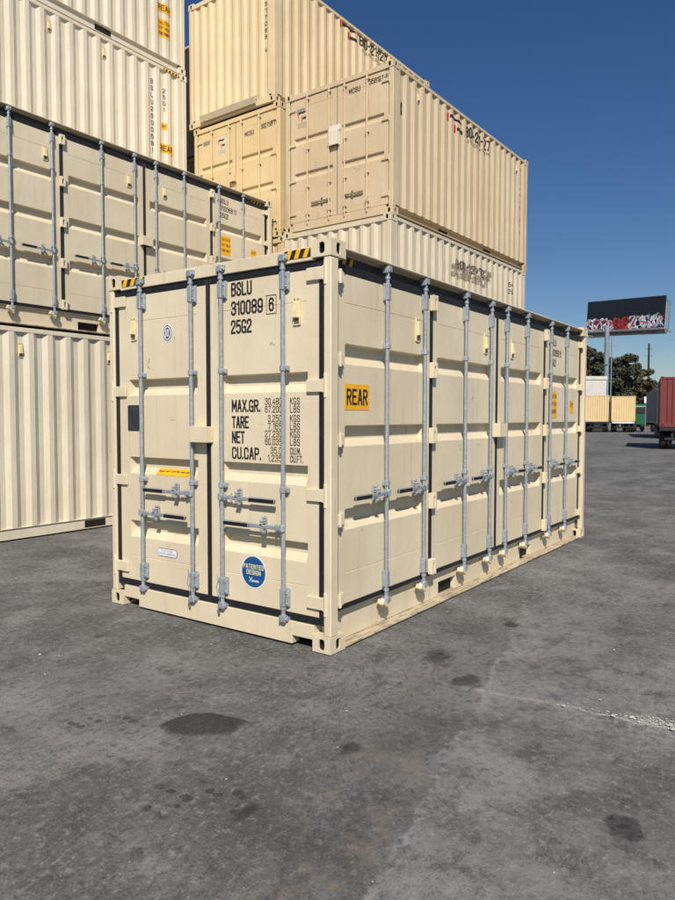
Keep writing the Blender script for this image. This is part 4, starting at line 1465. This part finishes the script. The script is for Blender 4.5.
def heading(deg_right):
    """yaw whose local +x runs away from the camera, turned right by deg"""
    a = math.atan2(FW.y, FW.x) - R(deg_right)
    return a


def wheel_mesh():
    def mk():
        mb = MB()
        n = 20
        prof = [(0.30, -0.13), (0.46, -0.14), (0.50, -0.10), (0.51, 0.0), (0.50, 0.10), (0.46, 0.14), (0.30, 0.13)]
        vs, fs = [], []
        for i in range(n):
            an = 2 * math.pi * i / n
            vs += [(r * math.cos(an), w, r * math.sin(an)) for r, w in prof]
        k = len(prof)
        for i in range(n):
            for j in range(k):
                fs.append((i * k + j, i * k + (j + 1) % k, ((i + 1) % n) * k + (j + 1) % k, ((i + 1) % n) * k + j))
        mb.add(vs, fs)
        return mb.mesh('tyre', M_TYRE, smooth=True)
    return cached('wheel', mk)


def rim_mesh():
    return cached('rim', lambda: MB().cyl((0, -0.12, 0), (0, -0.06, 0), 0.30, 18).cyl((0, -0.15, 0), (0, -0.06, 0), 0.12, 10).cyl((0, 0.06, 0), (0, 0.12, 0), 0.30, 18).mesh('rim', M_RIM))


def chassis(label, loc, rz, L, H=1.12, bumper=M_FRAME, group='container chassis trailers'):
    t = thing('chassis_trailer', label, 'trailer', loc, rz, group)
    mb = MB()
    for y in (0.70, 1.62):
        mb.box(0.05, L - 0.05, y, y + 0.12, H - 0.32, H - 0.06)
    for x in np.arange(0.4, L - 0.3, 1.3):
        mb.box(x, x + 0.1, 0.82, 1.62, H - 0.26, H - 0.10)
    mb.box(0.0, 0.16, 0.02, 2.42, H - 0.20, H - 0.005)
    mb.box(L - 0.16, L, 0.02, 2.42, H - 0.20, H - 0.005)
    link('frame', mb.mesh('frame', M_FRAME), t)
    link('bumper', MB().box(-0.02, 0.08, 0.25, 2.19, 0.50, 0.62).box(-0.01, 0.05, 0.55, 0.66, 0.60, 0.82).box(-0.01, 0.05, 1.78, 1.89, 0.60, 0.82).mesh('bumper', M_FRAME), t)
    link('tail_plate', MB().box(-0.03, 0.0, 0.10, 2.34, H - 0.17, H - 0.02).mesh('tail_plate', bumper), t)
    for x in (1.0, 2.25):
        link('axle', MB().cyl((x, 0.3, 0.51), (x, 2.14, 0.51), 0.07, 8).box(x - 0.05, x + 0.05, 0.7, 0.82, 0.51, H - 0.3).box(x - 0.05, x + 0.05, 1.62, 1.74, 0.51, H - 0.3).mesh('axle', M_FRAME), t)
        for y in (0.18, 0.48, 1.96, 2.26):
            w = link('wheel', wheel_mesh(), t, T(x, y, 0.51))
            link('rim', rim_mesh(), w)
    for y in (0.6, 1.75):
        link('landing_leg', MB().box(L - 2.2, L - 2.08, y, y + 0.1, 0.04, H - 0.3).box(L - 2.3, L - 1.98, y - 0.06, y + 0.16, 0.0, 0.04).mesh('landing_leg', M_FRAME), t)
    return t


def far_container(label, r, f, turn, mat, H, L, z0, chassis_label, bumper=M_FRAME):
    rz = heading(turn)
    # origin: near right corner, local y runs to the left
    p = at(r, f, z0)
    std_container(label, p, rz, mat, H, L, rail='plate', group='containers standing on chassis far off')
    chassis(chassis_label, at(r, f, 0), rz, L, z0 - 0.005, bumper)


far_container('small tan container on a chassis far off, nearer the cream container', 29.35, 76.0, 22, M_TAN, 2.896, 6.058, 1.15, 'chassis under the far tan container nearer the cream container')
far_container('small tan container on a chassis far off, right of the billboard pole', 32.25, 76.0, 20, M_TAN, 2.80, 6.058, 1.15, 'chassis with white tail plate under the tan container right of the pole', M_WHT)
far_container('oxide red container on a chassis at the right edge', 18.75, 35.0, 23.4, M_RED, 2.591, 6.058, 1.15, 'chassis under the red container at the right edge')
far_container('weathered grey container on a chassis behind the red one', 26.8, 53.0, 20, M_GREY, 2.7, 12.192, 1.15, 'long chassis under the grey container behind the red one')

# green truck
tr = thing('green_truck', 'green truck cab standing behind the tan container far off', 'truck', at(35.6, 80, 0), heading(8))
link('cab', MB().prism([(0.0, 0.7), (0.0, 2.9), (0.25, 3.15), (1.6, 3.15), (2.1, 2.3), (2.9, 2.0), (2.95, 0.7)], 0.0, 2.4, lambda p, q, t: (p, t, q)).mesh('cab', M_GREEN, 0.06), tr)
link('window', MB().box(-0.012, 0.02, 0.5, 1.9, 2.0, 2.7).mesh('window', M_GLASS), tr)
for y in (-0.012, 2.39):
    link('window', MB().box(0.7, 1.6, y, y + 0.022, 1.95, 2.8).mesh('window', M_GLASS), tr)
link('frame', MB().box(-2.6, 2.9, 0.75, 1.65, 0.6, 0.85).mesh('frame', M_FRAME), tr)
link('exhaust_stack', MB().cyl((-0.2, 2.2, 0.8), (-0.2, 2.2, 3.6), 0.09, 10).mesh('exhaust_stack', M_GALVD), tr)
link('bumper', MB().box(2.9, 3.1, 0.05, 2.35, 0.45, 0.8).mesh('bumper', M_FRAME, 0.03), tr)
for x in (-1.9, 2.2):
    for y in (0.2, 2.2):
        w = link('wheel', wheel_mesh(), tr, T(x, y, 0.51))
        link('rim', rim_mesh(), w)

sg = thing('post_sign', 'small blank white sign on a slim post beside the green truck', 'sign', at(34.0, 77.5, 0), heading(0))
link('post', MB().cyl((0, 0, 0), (0, 0, 3.9), 0.05, 8).mesh('post', M_GALVD), sg)
link('sign_panel', MB().box(-0.08, -0.05, -0.2, 0.2, 3.2, 3.9).mesh('sign_panel', M_WHT), sg)

# pale warehouse
wh = thing('warehouse', 'pale flat roofed warehouse behind the far tan containers', 'building', at(33.6, 88, 0), heading(0))
link('wall', MB().box(0, 12, 0, 24, 0, 6.3).mesh('wall', M_PALE), wh)
link('parapet', MB().box(-0.12, 12.1, -0.12, 24.1, 6.3, 6.75).mesh('parapet', M_PALE, 0.03), wh)
link('fascia', MB().box(-0.06, 0.0, 0, 24, 4.05, 4.35).mesh('fascia', M_DGREY), wh)
link('wall_panel', MB().box(-0.03, 0.0, 0, 24, 4.36, 6.28).mesh('wall_panel', M_PALE), wh)

link('plinth', MB().box(-0.07, 0.0, 0, 24, 0, 1.5).mesh('plinth', M_FRAME), wh)

# perimeter wall
pw = thing('perimeter_wall', 'low dull block wall along the far side of the yard', 'wall', at(33.0, 104, 0), heading(0))
for i in range(14):
    link('wall_panel', cached('pwp', lambda: MB().box(0, 0.2, 0.02, 3.98, 0, 2.6).mesh('wall_panel', M_WALLB, 0.02)), pw, T(0, -i * 4.0 - 4 + 8, 0))
    link('pillar', cached('pwl', lambda: MB().box(-0.1, 0.3, -0.2, 0.2, 0, 2.8).mesh('pillar', M_WALLB, 0.02)), pw, T(0, -i * 4.0 - 4 + 8, 0))

# billboard
bl = at(36.6, 104, 0)
br_ = at(43.4, 94, 0)
bd = thing('billboard', 'black billboard with graffiti along its lower edge on a tall steel pole', 'billboard', at(37.75, 98.9, 0))
dirv = (br_ - bl)
LB = dirv.length
dirv.normalize()
nrm = Vector((dirv.y, -dirv.x, 0))
roll = R(-3.2)
bx_ = dirv * math.cos(roll) + Vector((0, 0, 1)) * math.sin(roll)
by_ = -dirv * math.sin(roll) + Vector((0, 0, 1)) * math.cos(roll)
o_ = bl + Vector((0, 0, 14.35))
FBm = Matrix(((bx_.x, by_.x, nrm.x, o_.x), (bx_.y, by_.y, nrm.y, o_.y), (bx_.z, by_.z, nrm.z, o_.z), (0, 0, 0, 1)))
FBm = bd.matrix_basis.inverted() @ Matrix.Translation(-bd.location) @ FBm if False else Matrix.Translation(-bd.location) @ FBm
HB = 4.15
face = link('face', MB().box(0, LB, 0, HB, -0.25, 0).mesh('face', M_BOARD, 0.02), bd, FBm)
link('back_face', MB().box(-1.2, LB - 1.2, -0.55, HB - 0.7, -2.6, -2.3).mesh('back_face', M_PALE, 0.02), bd, FBm)
link('apron', MB().box(-0.9, 2.4, -0.95, -0.25, -1.9, -1.8).mesh('apron', M_WHT), bd, FBm)
mb = MB()
mb.box(0.2, LB + 0.7, -0.42, -0.30, -0.3, 1.1)
for i in range(7):
    mb.box(0.5 + i * 1.9, 0.62 + i * 1.9, -0.62, -0.42, -2.2, 1.0)
mb.box(0.0, LB, -0.30, -0.02, -0.24, -0.02)
link('catwalk', mb.mesh('catwalk', M_DGREY), bd, FBm)
mb = MB()
for i in range(8):
    mb.box(LB + 0.12, LB + 0.20, 0.2 + i * 0.45, 0.26 + i * 0.45, -0.9, -0.2)
mb.box(LB + 0.1, LB + 0.2, -0.3, HB - 0.6, -0.3, -0.2)
mb.box(LB + 0.1, LB + 0.2, -0.3, HB - 0.6, -0.95, -0.85)
for i in range(6):
    mb.cyl((0.5 + i * 2, HB * 0.2, -0.25), (0.5 + i * 2, HB * 0.2, -2.3), 0.06, 6)
    mb.cyl((0.5 + i * 2, HB * 0.8, -0.25), (0.5 + i * 2, 0.2, -2.3), 0.06, 6)
link('frame', mb.mesh('frame', M_STEEL), bd, FBm)
link('pole', MB().cyl((0, 0, 0), (0, 0, 14.4), 0.34, 18, 0, 0.32).cyl((0, 0, 0), (0, 0, 0.3), 0.55, 18).mesh('pole', M_STEEL, smooth=True), bd)
link('torsion_beam', MB().cyl((0.4, -0.45, -1.3), (LB - 0.4, -0.45, -1.3), 0.36, 12).mesh('torsion_beam', M_STEEL, smooth=True), bd, FBm)
# graffiti pieces: fat pale strokes with dark and coloured strokes over them
rnd = random.Random(21)
def stroke(mb, pts, w, z):
    for i, (p, q) in enumerate(zip(pts, pts[1:])):
        d = (Vector(q) - Vector(p))
        if d.length < 1e-4:
            continue
        d.normalize()
        n = Vector((-d.y, d.x)) * w / 2
        e = d * w * 0.3
        a_, b_ = Vector(p) - e, Vector(q) + e
        mb.add([(a_.x - n.x, a_.y - n.y, z), (b_.x - n.x, b_.y - n.y, z), (b_.x + n.x, b_.y + n.y, z), (a_.x + n.x, a_.y + n.y, z)], [(0, 1, 2, 3)])
def squig(x, y, w, h, n):
    return [(x + rnd.uniform(0, w), y + rnd.uniform(0, h)) for _ in range(n)]
def piece(nm, x0, x1, layers, htop):
    k = 0
    for mt, cnt, wd, n in layers:
        mb = MB()
        for i in range(cnt):
            x = x0 + (x1 - x0) * (i + rnd.uniform(0, 0.5)) / cnt
            h = htop * rnd.uniform(0.75, 1.0)
            stroke(mb, squig(x - 0.3, 0.05, (x1 - x0) / cnt + 0.4, h, n), wd * rnd.uniform(0.8, 1.2), 0.006 + k * 0.004)
        link(nm, mb.mesh(nm, mt, recalc=False), bd, FBm)
        k += 1
piece('graffiti_lettering', 0.3, 4.2, ((M_GWHT, 11, 0.46, 7), (M_PINK, 11, 0.20, 5), (M_BOARD, 12, 0.12, 5), (M_GWHT, 10, 0.10, 4)), 1.50)
piece('graffiti_lettering', 4.5, 6.7, ((M_GRED, 9, 0.42, 6), (M_BOARD, 5, 0.07, 4), (M_PINK, 5, 0.08, 4)), 1.5)
piece('graffiti_lettering', 7.0, 11.8, ((M_GWHT, 13, 0.44, 7), (M_BOARD, 15, 0.17, 5), (M_CYAN, 6, 0.14, 4), (M_GWHT, 11, 0.10, 5), (M_PINK, 4, 0.12, 3)), 1.80)

# poles
up_ = thing('utility_pole', 'dark wooden utility pole with short pegs rising above the trees', 'pole', at(57.4, 130, 0), heading(0))
link('pole', MB().cyl((0, 0, 0), (0, 0, 15.2), 0.24, 10, 0, 0.17).mesh('pole', M_WOOD), up_)
mb = MB()
for z in (14.2, 12.9, 9.9):
    mb.cyl((0, -0.75, z), (0, 0.75, z + 0.02), 0.045, 6)
link('peg', mb.mesh('peg', M_WOOD), up_)
lp = thing('slim_pole', 'slim grey pole with a short arm beside the billboard pole', 'pole', at(38.0, 97.0, 0), heading(0))
lp.location = at(37.3, 96.0, 0)
link('pole', MB().cyl((0, 0, 0), (0, 0, 12.6), 0.12, 8, 0, 0.08).mesh('pole', M_GALVD), lp)
link('arm', MB().box(-0.05, 0.05, -0.6, 0.2, 11.3, 11.42).mesh('arm', M_GALVD), lp)


# trees
def tree(label, r, f, top, rad, low, mat, seed, leaves=5200):
    rnd = np.random.default_rng(seed)
    t = thing('tree', label, 'tree', at(r, f, 0), 0, 'trees beyond the yard')
    mb = MB()
    mb.cyl((0, 0, 0), (0.1, 0, top * 0.45), 0.32, 9, 0, 0.2)
    clumps = []
    for i in range(30):
        a_ = rnd.uniform(0, 2 * math.pi)
        q = rnd.random()
        z = low + (top - low) * (0.10 + 0.86 * q)
        k = rad * (0.55 + 0.5 * math.sin(math.pi * min(1, 0.15 + 0.85 * (1 - q)) * 0.9)) * rnd.uniform(0.35, 0.9)
        k *= (1.0 if q < 0.7 else 0.75)
        c_ = np.array((k * math.cos(a_), k * math.sin(a_), z))
        s_ = rad * rnd.uniform(0.22, 0.40)
        clumps.append((c_, min(s_, (top - z) + 0.25)))
        if i % 3 == 0:
            mb.cyl((0.08, 0, top * rnd.uniform(0.25, 0.45)), tuple(c_), 0.12, 6, 0, 0.03)
    clumps.append((np.array((0.2, 0, top - rad * 0.28)), rad * 0.3))
    link('trunk', mb.mesh('trunk', M_BARK), t)
    per = leaves // len(clumps)
    cs = np.concatenate([c_ + s_ * (lambda d: d / np.linalg.norm(d, axis=1)[:, None] * (rnd.random((per, 1)) ** 0.45))(rnd.normal(size=(per, 3))) * np.array((1, 1, 0.8)) for c_, s_ in clumps])
    n = len(cs)
    d1 = rnd.normal(size=(n, 3))
    d1 /= np.linalg.norm(d1, axis=1)[:, None]
    d2 = np.cross(d1, rnd.normal(size=(n, 3)))
    d2 /= np.linalg.norm(d2, axis=1)[:, None]
    sz = rnd.uniform(0.12, 0.30, (n, 1))
    v = np.stack([cs - d1 * sz, cs + d2 * sz * 0.6, cs + d1 * sz, cs - d2 * sz * 0.6], 1).reshape(-1, 3)
    me = bpy.data.meshes.new('crown')
    me.from_pydata(v.tolist(), [], [(4 * i, 4 * i + 1, 4 * i + 2, 4 * i + 3) for i in range(n)])
    me.materials.append(mat)
    link('crown', me, t)


tree('dark leafy tree rising behind the warehouse left of the billboard pole', 43.0, 120, 13.6, 3.6, 2.0, LEAF[1], 1, 7000)
tree('olive green tree right behind the billboard pole', 45.9, 122, 12.4, 3.4, 1.0, LEAF[0], 2, 7000)
tree('tall green tree just right of the billboard pole', 48.1, 118, 12.2, 3.3, 0.8, LEAF[1], 3, 8000)
tree('broad green tree above the tan container right of the pole', 50.2, 121, 10.8, 3.2, 0.8, LEAF[0], 4, 8000)
tree('low dry tree with brownish leaves between the pole and the red container', 50.6, 116, 8.0, 2.4, 0.6, LEAF[2], 5, 5000)
tree('round topped dark tree just left of the utility pole', 53.0, 122, 10.0, 2.6, 0.8, LEAF[1], 8, 7000)
tree('small sloping tree nearest the red container', 55.2, 121, 7.0, 3.0, 0.5, LEAF[0], 6, 6000)

# birds
def bird(label, px_r, f, z):
    b_ = thing('bird', label, 'bird', at(px_r, f, z), heading(40), 'birds in the sky')
    b_.scale = (0.32, 0.32, 0.32)
    m_ = plain('bird_dark', (0.03, 0.03, 0.03), 0.8, 0, 0.2, 5)
    mb = MB()
    mb.cyl((-0.16, 0, 0), (0.08, 0, 0.01), 0.03, 8, 0, 0.055)
    mb.cyl((0.08, 0, 0.01), (0.18, 0, 0.02), 0.055, 8, 0, 0.02)
    mb.add([(-0.16, -0.02, 0), (-0.16, 0.02, 0), (-0.28, 0.06, 0), (-0.28, -0.06, 0), (-0.2, 0, 0.015)], [(0, 4, 3), (4, 1, 2), (4, 2, 3), (0, 1, 4)])
    link('body', mb.mesh('body', m_), b_)
    for s in (-1, 1):
        link('wing', MB().prism([(0.07, 0.03), (0.02, 0.30), (-0.06, 0.42), (-0.06, 0.22), (-0.05, 0.03)], 0.01, 0.022, lambda p, q, t: (p, s * q, t + q * 0.35)).mesh('wing', m_), b_)
bird('tiny dark bird in the sky just right of the utility pole', 28.2, 60, 6.9)
bird('tiny dark bird in the sky under the right end of the billboard', 28.4, 60, 8.2)
